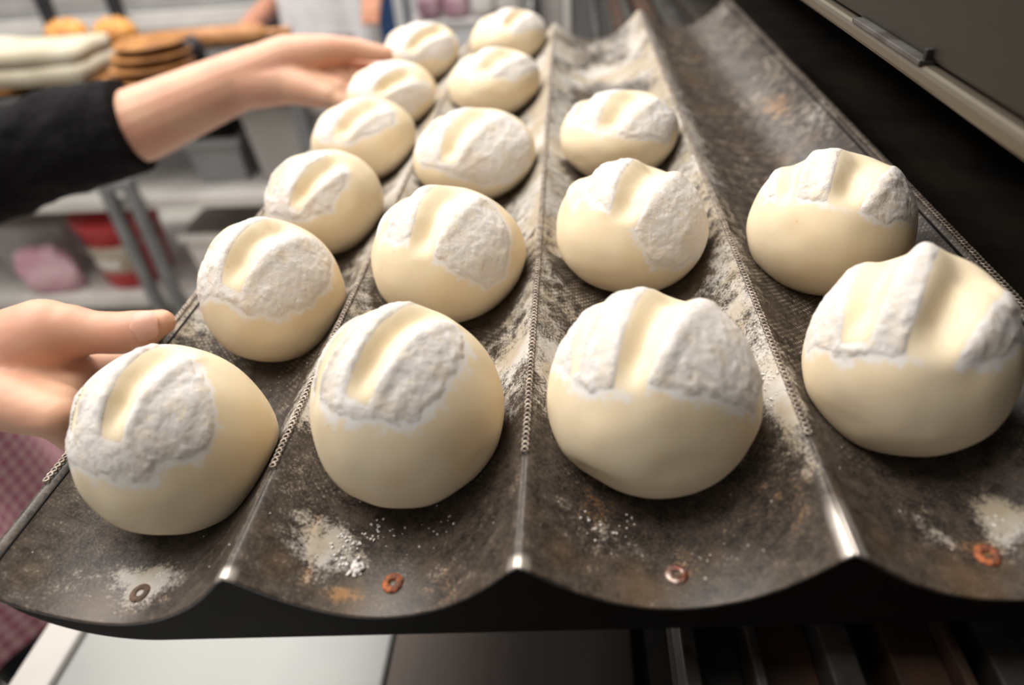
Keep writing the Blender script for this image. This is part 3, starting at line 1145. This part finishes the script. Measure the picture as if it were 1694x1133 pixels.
    for i in range(9):
        t = -1 + 2 * i / 8
        row = []
        for j in range(9):
            s = -1 + 2 * j / 8
            w = 0.80 * math.sqrt(max(0.02, 1 - abs(t) ** 3.5))
            ang = s * w
            rad = R0 * (1.0 - 0.13 * max(0, t)) + 0.0006
            row.append(bm.verts.new(cen + ax * (t * 0.0066) + up * (rad * math.cos(ang)) + sd * (rad * math.sin(ang))))
        rows.append(row)
    for i in range(8):
        for j in range(8):
            bm.faces.new((rows[i][j], rows[i][j + 1], rows[i + 1][j + 1], rows[i + 1][j]))
    from_bm('thumbnail', bm, M['nail'], root, True)
    face_parts(root, head, Vector((1, 0, 0)))
    # black sweater
    bm = bmesh.new()
    chain(bm, [(hip + Vector((0, 0, 0.02)), 0.150), (chest, 0.160), (neck + Vector((0, 0, -0.07)), 0.075)])
    for s in (-1, 1):
        add_bone(bm, chest + Vector((0, s * 0.06, 0)), 0.130, hip + Vector((0, s * 0.07, -0.05)), 0.146)
    cuff = fl.lerp(el, 0.02)
    chain(bm, [(chest + Vector((0, 0.08, 0.04)), 0.10), (shl, 0.082), (shl.lerp(el, 0.55), 0.070), (el, 0.064), (el.lerp(cuff, 0.45), 0.056), (el.lerp(cuff, 0.62), 0.059), (el.lerp(cuff, 0.80), 0.053), (cuff, 0.050)])
    ccr = er.lerp(wr, 0.45)
    chain(bm, [(chest + Vector((0, -0.08, 0.04)), 0.10), (shr, 0.082), (shr.lerp(er, 0.55), 0.068), (er, 0.060), (ccr, 0.050)])
    sw = voxel('sweater', bm, 0.005, M['black_knit'], root, 3)
    me = sw.data
    n = len(me.vertices)
    co = np.empty(n * 3)
    me.vertices.foreach_get('co', co)
    co = co.reshape(-1, 3)
    no = np.empty(n * 3)
    me.vertex_normals.foreach_get('vector', no)
    no = no.reshape(-1, 3)
    # cut the sleeves square at the cuffs and give the knit soft folds
    co += no * ((fbm(co * [1.0, 0.5, 1.0], 22, 3, 77) - 0.5) * 0.022)[:, None]
    for cp, dirv in ((cuff, (cuff - el).normalized()), (ccr, (wr - er).normalized())):
        cp, dv = np.array(cp), np.array(dirv)
        rel = co - cp
        t = rel @ dv
        near = (np.linalg.norm(rel, axis=1) < 0.12) & (t > 0)
        co[near] -= np.outer(t[near] * 0.92, dv)
    me.vertices.foreach_set('co', co.ravel())
    me.update()
    # apron: bib and skirt wrapped round the front
    verts, faces = [], []
    NA, NZ = 40, 30
    for k in range(NZ + 1):
        z = 1.22 - k / NZ * 0.78
        for j in range(NA + 1):
            t = (-1 + 2 * j / NA)
            if z > 0.98:
                wmax = 0.75
            else:
                wmax = 0.75 + 0.55 * min(1, (0.98 - z) / 0.08)
            ang = t * wmax
            rad = 0.175 + 0.075 * max(0, (1.0 - z)) + 0.010 * math.sin(ang * 11 + z * 5) * min(1, max(0, (1.0 - z) / 0.3))
            cx = -0.90 + rad * math.cos(ang) * 0.98
            cy = 0.36 + rad * math.sin(ang) * 1.32
            verts.append((cx, cy, z))
    for k in range(NZ):
        for j in range(NA):
            a = k * (NA + 1) + j
            faces.append((a, a + 1, a + NA + 2, a + NA + 1))
    ap = mesh('apron', verts, faces, M['gingham'], root)
    so = ap.modifiers.new('t', 'SOLIDIFY')
    so.thickness = 0.0025
    bm = bmesh.new()
    for s in (-1, 1):
        chain(bm, [(hip + Vector((0, s * 0.05, -0.02)), 0.135), (hip + Vector((0, s * 0.075, -0.12)), 0.125), (hip + Vector((0.01, s * 0.09, -0.42)), 0.092), (hip + Vector((-0.02, s * 0.09, -0.78)), 0.075)])
    voxel('trousers', bm, 0.010, M['trousers'], root, 2)
    bm = bmesh.new()
    for s in (-1, 1):
        chain(bm, [(hip + Vector((-0.03, s * 0.09, -0.852)), 0.046), (hip + Vector((0.07, s * 0.09, -0.858)), 0.042), (hip + Vector((0.15, s * 0.09, -0.862)), 0.036)])
    voxel('shoes', bm, 0.008, M['shoe'], root, 2)
    bm = bmesh.new()
    add_bone(bm, head + Vector((-0.018, 0, 0.045)), 0.098, head + Vector((-0.035, 0, 0.0)), 0.088)
    add_bone(bm, head + Vector((-0.06, 0, -0.02)), 0.06, head + Vector((-0.09, 0, -0.05)), 0.04)
    voxel('hair', bm, 0.008, M['hair'], root, 2)
    return root


build_baker()


# ------------------------------------------------------------------ back of the bakery
Y0 = 1.57
TX0, TX1, TY1, TTOP = -2.15, -0.66, 2.12, 0.772
wt = empty('work_table', 'dark topped work table with two pale shelves behind the black sleeve', 'table')
box('table_top', TX0, TX1, Y0, TY1, TTOP - 0.042, TTOP, M['dark_top'], wt, 0.004)
box('shelf', TX0 + 0.03, TX1 + 0.14, Y0 + 0.0, TY1, 0.452, 0.486, M['shelf'], wt, 0.003)
box('shelf', TX0 + 0.03, TX1 + 0.10, Y0 + 0.02, TY1, 0.110, 0.150, M['shelf'], wt, 0.003)
for xx in (-1.268, -1.198):
    box('leg', xx - 0.015, xx + 0.015, Y0 - 0.035, Y0 - 0.004, 0, 0.53, M['grey_paint'], wt, 0.003)
box('leg_bridge', -1.268 - 0.015, -1.198 + 0.015, Y0 - 0.036, Y0 - 0.003, 0.525, 0.552, M['grey_paint'], wt, 0.003)
for xx, yy in ((TX0 + 0.02, Y0 + 0.03), (TX0 + 0.02, TY1 - 0.03), (TX1 - 0.02, TY1 - 0.03), (TX1 - 0.02, Y0 + 0.025)):
    box('leg', xx - 0.018, xx + 0.018, yy - 0.018, yy + 0.018, 0, TTOP - 0.042, M['grey_paint'], wt, 0.003)


def bin_box(name, label, cat, x0, x1, y0, y1, z0, z1, mat, rim=0.012):
    r = empty(name, label, cat, loc=(0, 0, 0))
    bm = bmesh.new()
    # tapered open tub
    tx, ty = (x1 - x0) * 0.05, (y1 - y0) * 0.05
    o_ = [(x0 + tx, y0 + ty, z0), (x1 - tx, y0 + ty, z0), (x1 - tx, y1 - ty, z0), (x0 + tx, y1 - ty, z0)]
    p_ = [(x0, y0, z1), (x1, y0, z1), (x1, y1, z1), (x0, y1, z1)]
    w = 0.006
    i1 = [(x0 + w, y0 + w, z1), (x1 - w, y0 + w, z1), (x1 - w, y1 - w, z1), (x0 + w, y1 - w, z1)]
    i0 = [(x0 + tx + w, y0 + ty + w, z0 + w), (x1 - tx - w, y0 + ty + w, z0 + w), (x1 - tx - w, y1 - ty - w, z0 + w), (x0 + tx + w, y1 - ty - w, z0 + w)]
    L = [[bm.verts.new(p) for p in ring] for ring in (o_, p_, i1, i0)]
    for a, b in zip(L, L[1:]):
        for i in range(4):
            j = (i + 1) % 4
            bm.faces.new((a[i], a[j], b[j], b[i]))
    bm.faces.new(L[0][::-1])
    bm.faces.new(L[3])
    from_bm('tub', bm, mat, r)
    bm = bmesh.new()
    for (a0, a1, b0, b1) in ((x0 - rim, x1 + rim, y0 - rim, y0), (x0 - rim, x1 + rim, y1, y1 + rim), (x0 - rim, x0, y0, y1), (x1, x1 + rim, y0, y1)):
        add_box(bm, a0, a1, b0, b1, z1 - 0.02, z1)
    from_bm('rim', bm, mat, r)
    return r


bin_box('storage_bin', 'large grey plastic bin on the shelf under the far forearm', 'bin', -0.865, -0.60, Y0 + 0.06, Y0 + 0.42, 0.487, 0.705, M['grey_plastic'])
bin_box('storage_bin', 'smaller grey tub on the shelf just left of the large grey bin', 'bin', -1.06, -0.905, Y0 + 0.08, Y0 + 0.36, 0.487, 0.62, M['blue_grey'])
bin_box('storage_tub', 'white plastic tub on the low shelf right of the grey table legs', 'tub', -1.15, -0.93, Y0 + 0.05, Y0 + 0.40, 0.151, 0.345, M['white_paint'])


def bucket():
    c = (-1.415, Y0 + 0.165)
    r = empty('bucket', 'red plastic bucket with a buff label on the low shelf', 'bucket', loc=(c[0], c[1], 0.151))
    bm = bmesh.new()
    add_lathe(bm, [(0, 0), (0.098, 0), (0.102, 0.01), (0.120, 0.222), (0.126, 0.222), (0.126, 0.205), (0.122, 0.2)], 40)
    from_bm('body', bm, M['red_plastic'], r, True)
    bm = bmesh.new()
    add_lathe(bm, [(0.127, 0.208), (0.130, 0.212), (0.130, 0.236), (0.124, 0.242), (0.0, 0.240)], 40)
    from_bm('lid', bm, M['red_plastic'], r, True)
    verts, faces = [], []
    for k, z in enumerate((0.062, 0.155)):
        rad = 0.1028 + (z - 0.01) / 0.212 * 0.018 + 0.001
        for j in range(25):
            a = math.radians(-150 + j * 110 / 24)
            verts.append((rad * math.cos(a), rad * math.sin(a), z))
    for j in range(24):
        faces.append((j, j + 1, 26 + j, 25 + j))
    lb = mesh('label', verts, faces, M['paper_label'], r)
    lb.modifiers.new('t', 'SOLIDIFY').thickness = 0.0006
    verts, faces = [], []
    for k, z in enumerate((0.078, 0.108)):
        rad = 0.1028 + (z - 0.01) / 0.212 * 0.018 + 0.0022
        for j in range(13):
            a = math.radians(-132 + j * 56 / 12)
            verts.append((rad * math.cos(a), rad * math.sin(a), z))
    for j in range(12):
        faces.append((j, j + 1, 14 + j, 13 + j))
    mesh('label_panel', verts, faces, M['white_paint'], r).modifiers.new('t', 'SOLIDIFY').thickness = 0.0006
    bm = bmesh.new()
    pts = [Vector((0.131 * math.cos(a), 0.131 * math.sin(a) , 0.19 - 0.05 * math.sin(-a) if a < 0 else 0.19)) for a in [math.radians(-180 + i * 15) for i in range(13)]]
    for p, q in zip(pts, pts[1:]):
        add_bone(bm, p, 0.003, q, 0.003, 8, 2)
    from_bm('handle', bm, M['steel'], r, True)


bucket()


def carton(name, label, x0, x1, y0, y1, z0, z1, mat):
    r = empty(name, label, 'box')
    box('carton_body', x0, x1, y0, y1, z0, z1, mat, r, 0.003)
    box('lid_flap', x0 - 0.003, x1 + 0.003, y0 - 0.003, y0 + (y1 - y0) / 2 - 0.002, z1, z1 + 0.005, mat, r, 0.001)
    box('lid_flap', x0 - 0.003, x1 + 0.003, y0 + (y1 - y0) / 2 + 0.002, y1 + 0.003, z1, z1 + 0.005, mat, r, 0.001)


carton('carton', 'brown cardboard box on the low shelf at the left edge', -2.00, -1.70, Y0 + 0.30, Y0 + 0.5, 0.151, 0.44, M['cardboard'])
carton('carton', 'buff cardboard box between the brown box and the red bucket', -1.685, -1.605, Y0 + 0.30, Y0 + 0.5, 0.151, 0.43, M['paper_label'])
carton('carton', 'grey box lying on the low shelf before the brown box', -1.88, -1.62, Y0 + 0.16, Y0 + 0.28, 0.151, 0.33, M['grey_plastic'])


def sack(name, label, cat, c, rx, ry, rz, mat, seed):
    d, F = ico(4)
    P = d * np.array([rx, ry, rz])
    P *= (1 + 0.55 * (fbm(d, 1.6, 3, seed) - 0.5) + 0.22 * np.abs(fbm(d, 4.5, 2, seed + 3) - 0.5))[:, None]
    P[:, 2] = np.maximum(P[:, 2], -rz * 0.8)
    o = mesh(name, P, F.tolist(), mat)
    o.location = (c[0], c[1], c[2] + rz * 0.8)
    return tag(o, label, cat)


sack('plastic_bag', 'crumpled pink plastic bag on the low shelf above the near hand', 'bag', (-1.66, Y0 + 0.08, 0.151), 0.10, 0.045, 0.085, M['pink_plastic'], 5)

# bread and linen on the table
def loaf(label, c, ln, w, h, rz, mat, seed, group):
    r = empty('bread_loaf', label, 'bread', group, mw=Matrix.Translation(c) @ Matrix.Rotation(rz, 4, 'Z'))
    d, F = ico(4)
    P = np.stack([np.sign(d[:, 0]) * np.abs(d[:, 0]) ** 0.8 * ln / 2, d[:, 1] * w / 2, np.where(d[:, 2] > 0, d[:, 2] * h * 0.72, d[:, 2] * h * 0.28) + h * 0.28], 1)
    P *= (1 + 0.12 * (fbm(d, 2.5, 2, seed) - 0.5))[:, None]
    for k in (-1, 0, 1):
        s = d[:, 0] - 0.45 * k + 0.35 * d[:, 1]
        P[:, 2] -= 0.12 * h * np.exp(-(s / 0.06) ** 2) * (d[:, 2] > 0.3)
    P[:, 2] = np.maximum(P[:, 2], 0)
    mesh('crust', P, F.tolist(), mat, r)
    verts, faces = [], []
    for k in (-1, 0, 1):
        b0 = len(verts)
        for j in range(9):
            v = -0.5 + j / 8
            u = 0.45 * k - 0.35 * v
            zz = h * 0.28 + h * 0.72 * math.sqrt(max(0.02, 1 - u * u - v * v)) * 0.94
            for s in (-0.05, 0.05):
                verts.append(((u + s * (1 - (2 * v) ** 2)) * ln / 2, v * w / 2, zz))
        for j in range(8):
            faces.append((b0 + 2 * j, b0 + 2 * j + 1, b0 + 2 * j + 3, b0 + 2 * j + 2))
    m = mesh('score_cut', verts, faces, M['linen'], r)
    m['label'] = 'three pale slashes'


G = 'baked loaves on the work table'
zt = TTOP
P1 = at_y(82, 78, 1.86)
P2 = at_y(158, 86, 1.86)
# a box wrapped in ivory cloth carries the loaves behind it
loaf('golden loaf above the ivory linen at the left', (P1.x, 1.96, zt + 0.046), 0.125, 0.11, 0.075, 0.1, M['crust'], 1, G)
loaf('golden loaf above the ivory linen, right of the other one', (P2.x + 0.02, 1.96, zt + 0.046), 0.125, 0.11, 0.070, -0.1, M['crust'], 2, G)
bm = bmesh.new()
add_box(bm, -1.66, -1.30, 1.90, 2.06, zt, zt + 0.045, 0.003)
bb = from_bm('bread_board', bm, M['wood'])
tag(bb, 'wooden board under the two golden loaves', 'board')


def linen():
    root = empty('folded_linen', 'ivory folded linen cloth on the work table', 'cloth', loc=(0, 0, 0))
    x0, x1 = -1.92, -1.225
    y0, y1 = Y0 + 0.012, Y0 + 0.19
    for k, (za, zb) in enumerate(((0.028, 0.070), (0.074, 0.108))):
        nx, ny = 40, 12
        verts, faces = [], []
        for side in (0, 1):
            for j in range(ny + 1):
                for i in range(nx + 1):
                    x = x0 + (x1 - x0 - 0.0 * k) * i / nx
                    y = y0 + (y1 - y0) * j / ny
                    fold = 0.0025 * math.sin(i * 0.35 + k) + 0.002 * math.sin(j * 0.9 + i * 0.2)
                    slope = (0.018 * (1 - i / nx) if k == 1 else 0)
                    z = zt + (za if side == 0 else zb + slope) + (fold if side else fold * 0.4 if k == 0 else 0.0)
                    verts.append((x, y, max(z, zt + 0.0275) if k == 0 else z))
        n = (nx + 1) * (ny + 1)
        for j in range(ny):
            for i in range(nx):
                a = j * (nx + 1) + i
                faces.append((a, a + nx + 1, a + nx + 2, a + 1))
                faces.append((n + a, n + a + 1, n + a + nx + 2, n + a + nx + 1))
        for i in range(nx):
            a, b = i, i + 1
            faces.append((a, b, n + b, n + a))
            a, b = ny * (nx + 1) + i, ny * (nx + 1) + i + 1
            faces.append((b, a, n + a, n + b))
        for j in range(ny):
            a, b = j * (nx + 1), (j + 1) * (nx + 1)
            faces.append((b, a, n + a, n + b))
            a, b = a + nx, b + nx
            faces.append((a, b, n + b, n + a))
        mesh('cloth_layer', verts, faces, M['linen'], root)


linen()
# flat breads: a layer under the linen and a fanned pile at its right
rr = random.Random(4)


def flatbread(label, c, rx, ry, h, tilt, rz, mat, seed, group):
    d, F = ico(3)
    P = np.stack([d[:, 0] * rx, d[:, 1] * ry, d[:, 2] * h / 2], 1)
    P[:, 2] += 0.25 * h * (fbm(d, 3, 2, seed) - 0.5)
    P[:, 2] -= P[:, 2].min()
    o = mesh('flatbread', P, F.tolist(), mat)
    o.matrix_world = Matrix.Translation(c) @ Matrix.Rotation(rz, 4, 'Z') @ Matrix.Rotation(tilt, 4, 'Y')
    return tag(o, label, 'bread', group)


names = ['leftmost', 'second', 'third', 'fourth']
for k in range(4):
    flatbread('brown flatbread under the linen, %s from the left' % names[k] if k else 'brown flatbread under the left end of the linen', (-1.83 + k * 0.178, Y0 + 0.092, zt + 0.001), 0.085, 0.085, 0.026, 0, k * 0.7, M['crust2'], 30 + k, 'brown flatbreads under the linen')
order = ['lowest', 'second lowest', 'second highest', 'topmost']
for k in range(4):
    flatbread('%s flatbread of the brown pile right of the linen' % order[k], (-1.09 + 0.006 * k, Y0 + 0.11 + 0.004 * k, zt + 0.001 + 0.0275 * k), 0.118 - 0.008 * k, 0.095, 0.024, 0, 0.1 * k, M['crust2'], 50 + k, 'fanned pile of flatbreads')

# dark cloth heap and rolling pin
sack('dark_cloth', 'dark blue-grey cloth heap right of the brown bread pile', 'cloth', (at_y(285, 78, 1.9).x + 0.03, 1.88, zt), 0.07, 0.06, 0.04, M['dark_steel'], 9)


def rolling_pin():
    a = at_y(268, 58, 2.0)
    b = at_y(412, 40, 2.0)
    zc = zt + 0.030
    a = Vector((a.x, 2.02, zc))
    b = Vector((b.x, 2.05, zc))
    root = empty('rolling_pin', 'wooden rolling pin lying at the back of the work table', 'rolling pin')
    d = (b - a).normalized()
    bm = bmesh.new()
    add_bone(bm, a, 0.028, b, 0.028, 20, 2)
    from_bm('barrel', bm, M['wood'], root, True)
    for p, s in ((a, -1), (b, 1)):
        bm = bmesh.new()
        add_bone(bm, p + d * s * 0.028, 0.010, p + d * s * 0.09, 0.013, 14, 3)
        from_bm('handle', bm, M['wood'], root, True)


rolling_pin()


# pale slatted shelving behind the table
def wall_rack():
    root = empty('tray_rack', 'pale slatted rack with dark posts behind the work table', 'rack')
    Y = 2.75
    for k in range(7):
        z = 0.62 + k * 0.085
        box('slat', -2.9, -1.12, Y, Y + 0.06, z, z + (0.060 if k % 2 else 0.05), M['white_paint'] if k % 2 else M['grey_plastic'], root, 0.003)
    for xx in (-2.85, at_y(85, 20, Y).x, at_y(198, 15, Y).x, -1.15):
        box('post', xx - 0.022, xx + 0.022, Y - 0.045, Y - 0.002, 0, 1.5, M['dark_steel'], root, 0.003)


wall_rack()


def worker():
    root = empty('person', 'background worker in a blue shirt and white apron leaning over the table', 'person')
    hip = Vector((-0.80, 2.52, 0.88))
    chest = Vector((-0.82, 2.50, 1.24))
    neck = Vector((-0.84, 2.48, 1.43))
    head = Vector((-0.86, 2.44, 1.58))
    sa = Vector((-1.02, 2.46, 1.36))
    sb = Vector((-0.64, 2.50, 1.36))
    ea = at_d(500, -40, 2.62)
    ha = at_d(352, 108, 2.30)
    eb = Vector((-0.56, 2.44, 1.10))
    hb = Vector((-0.60, 2.30, 0.92))
    bm = bmesh.new()
    chain(bm, [(hip, 0.13), (chest, 0.145), (neck, 0.055), (head, 0.06)])
    add_bone(bm, head, 0.085, head + Vector((0, 0, 0.05)), 0.09)
    add_bone(bm, head + Vector((0, -0.03, -0.05)), 0.06, head + Vector((0, -0.045, -0.07)), 0.045)
    add_bone(bm, head + Vector((0, -0.09, 0.01)), 0.010, head + Vector((0, -0.105, -0.018)), 0.014)
    for s in (-1, 1):
        chain(bm, [(hip + Vector((s * 0.07, 0, 0)), 0.115), (hip + Vector((s * 0.09, 0, -0.42)), 0.075), (hip + Vector((s * 0.09, 0, -0.80)), 0.05)])
        add_bone(bm, hip + Vector((s * 0.09, 0.02, -0.84)), 0.036, hip + Vector((s * 0.09, -0.12, -0.845)), 0.032)
        add_bone(bm, head + Vector((s * 0.085, 0, 0.015)), 0.016, head + Vector((s * 0.086, 0, -0.02)), 0.012)
    for sh, e, h in ((sa, ea, ha), (sb, eb, hb)):
        chain(bm, [(chest + Vector((0, 0, 0.06)), 0.09), (sh, 0.064), (e, 0.045), (e.lerp(h, 0.45), 0.041), (h, 0.028)])
        d = (h - e).normalized()
        sdv = d.cross(Vector((0, 0, 1))).normalized()
        for k in range(4):
            p = h + d * 0.075 + sdv * (0.026 - 0.0175 * k)
            chain(bm, [(h, 0.024), (p, 0.012), (p + d * (0.045 - 0.004 * abs(k - 1)) + Vector((0, 0, -0.012)), 0.009), (p + d * 0.07 + Vector((0, 0, -0.03)), 0.007)])
        chain(bm, [(h, 0.024), (h + d * 0.03 + sdv * 0.04, 0.013), (h + d * 0.07 + sdv * 0.055 + Vector((0, 0, -0.01)), 0.009)])
    voxel('body', bm, 0.006, M['skin2'], root, 3)
    face_parts(root, head, Vector((0, -1, 0)))
    bm = bmesh.new()
    chain(bm, [(hip, 0.150), (chest, 0.162), (neck + Vector((0, 0, -0.06)), 0.075)])
    for s in (-1, 1):
        add_bone(bm, chest + Vector((s * 0.07, 0, 0)), 0.13, hip + Vector((s * 0.06, 0, 0)), 0.13)
    chain(bm, [(chest + Vector((0, 0, 0.06)), 0.10), (sa, 0.080), (ea.lerp(sa, 0.12), 0.066)])
    chain(bm, [(chest + Vector((0, 0, 0.06)), 0.10), (sb, 0.080), (eb, 0.062), (hb, 0.052)])
    voxel('shirt', bm, 0.010, M['denim'], root, 3)
    verts, faces = [], []
    NA, NZ = 30, 24
    for k in range(NZ + 1):
        z = 1.32 - k / NZ * 0.80
        for j in range(NA + 1):
            t = -1 + 2 * j / NA
            ang = t * (0.7 if z > 1.02 else 0.85)
            rad = 0.178 + 0.05 * max(0, 1.0 - z) + 0.006 * math.sin(ang * 13)
            verts.append((-0.81 + rad * math.sin(ang) * 1.2, 2.51 - rad * math.cos(ang), z))
    for k in range(NZ):
        for j in range(NA):
            a = k * (NA + 1) + j
            faces.append((a, a + 1, a + NA + 2, a + NA + 1))
    ap = mesh('apron', verts, faces, M['white_cotton'], root)
    ap.modifiers.new('t', 'SOLIDIFY').thickness = 0.003
    bm = bmesh.new()
    for s in (-1, 1):
        chain(bm, [(hip + Vector((s * 0.05, 0, -0.03)), 0.135), (hip + Vector((s * 0.09, 0, -0.42)), 0.095), (hip + Vector((s * 0.09, 0, -0.78)), 0.078)])
    voxel('trousers', bm, 0.010, M['denim'], root, 2)
    bm = bmesh.new()
    for s in (-1, 1):
        chain(bm, [(hip + Vector((s * 0.09, 0.02, -0.835)), 0.044), (hip + Vector((s * 0.09, -0.14, -0.842)), 0.036)])
    voxel('shoes', bm, 0.008, M['shoe'], root, 2)
    bm = bmesh.new()
    add_bone(bm, head + Vector((0, 0.02, 0.05)), 0.098, head + Vector((0, 0.035, 0.0)), 0.088)
    voxel('hair', bm, 0.008, M['hair'], root, 2)


worker()


# shelf with pink packets and the steel cabinet at the back
def packet_shelf():
    Y = 2.95
    a = at_y(672, 45, Y)
    b = at_y(868, 25, Y)
    zs = at_y(770, 36, Y).z
    root = empty('storage_shelf', 'white open shelf unit behind the farthest dough rolls', 'shelf')
    x0, x1 = a.x, b.x + 0.02
    for z in (0.2, zs - 0.30, zs):
        box('shelf_board', x0, x1, Y, Y + 0.42, z - 0.035, z, M['shelf'], root, 0.002)
    for xx in (x0 + 0.012, x1 - 0.012):
        for yy in (Y + 0.015, Y + 0.40):
            box('upright', xx - 0.012, xx + 0.012, yy - 0.012, yy + 0.012, 0, 1.55, M['steel'], root, 0.002)
    g = 'packets on the white shelf'
    w = (x1 - x0 - 0.06) / 4
    cols = ['pink_plastic', 'pink_plastic', 'white_paint', 'shelf']
    labs = ['pink plastic packet at the left end of the white shelf', 'pink plastic packet right of the other one on the white shelf', 'white packet on the white shelf beside the pink packets', 'grey-white packet at the right end of the white shelf']
    for k in range(4):
        d, F = ico(3)
        P = np.sign(d) * np.abs(d) ** 0.55 * np.array([w * 0.46, 0.10, 0.055])
        P *= (1 + 0.12 * (fbm(d, 3, 2, 70 + k) - 0.5))[:, None]
        P[:, 2] -= P[:, 2].min()
        o = mesh('packet', P, F.tolist(), M[cols[k]])
        o.location = (x0 + 0.03 + w * (k + 0.5), Y + 0.16, zs + 0.0005)
        tag(o, labs[k], 'packet', g)


packet_shelf()


def steel_cabinet():
    Y = 1.75
    root = empty('trolley_rack', 'stainless steel upright trolley rack behind the empty trough', 'rack')
    x0 = at_y(880, 25, Y).x
    x1 = at_y(1012, 25, Y).x + 0.05
    xs = [at_y(v, 25, Y).x for v in (882, 902, 934, 944, 985, 1008)]
    box('post', xs[0], xs[1] - 0.012, Y, Y + 0.03, 0, 1.6, M['dark_steel'], root)
    box('side_panel', xs[1] - 0.01, xs[2] - 0.006, Y + 0.02, Y + 0.5, 0.05, 1.6, M['grey_plastic'], root)
    box('post', xs[2], xs[3], Y - 0.01, Y + 0.03, 0, 1.6, M['white_paint'], root)
    box('front_panel', xs[3], xs[4], Y, Y + 0.5, 0.05, 1.6, M['steel'], root)
    box('post', xs[4], xs[5], Y - 0.01, Y + 0.03, 0, 1.6, M['dark_steel'], root)
    box('side_panel', xs[5], x1 + 0.1, Y + 0.01, Y + 0.5, 0.05, 1.6, M['oven_black'], root)


steel_cabinet()
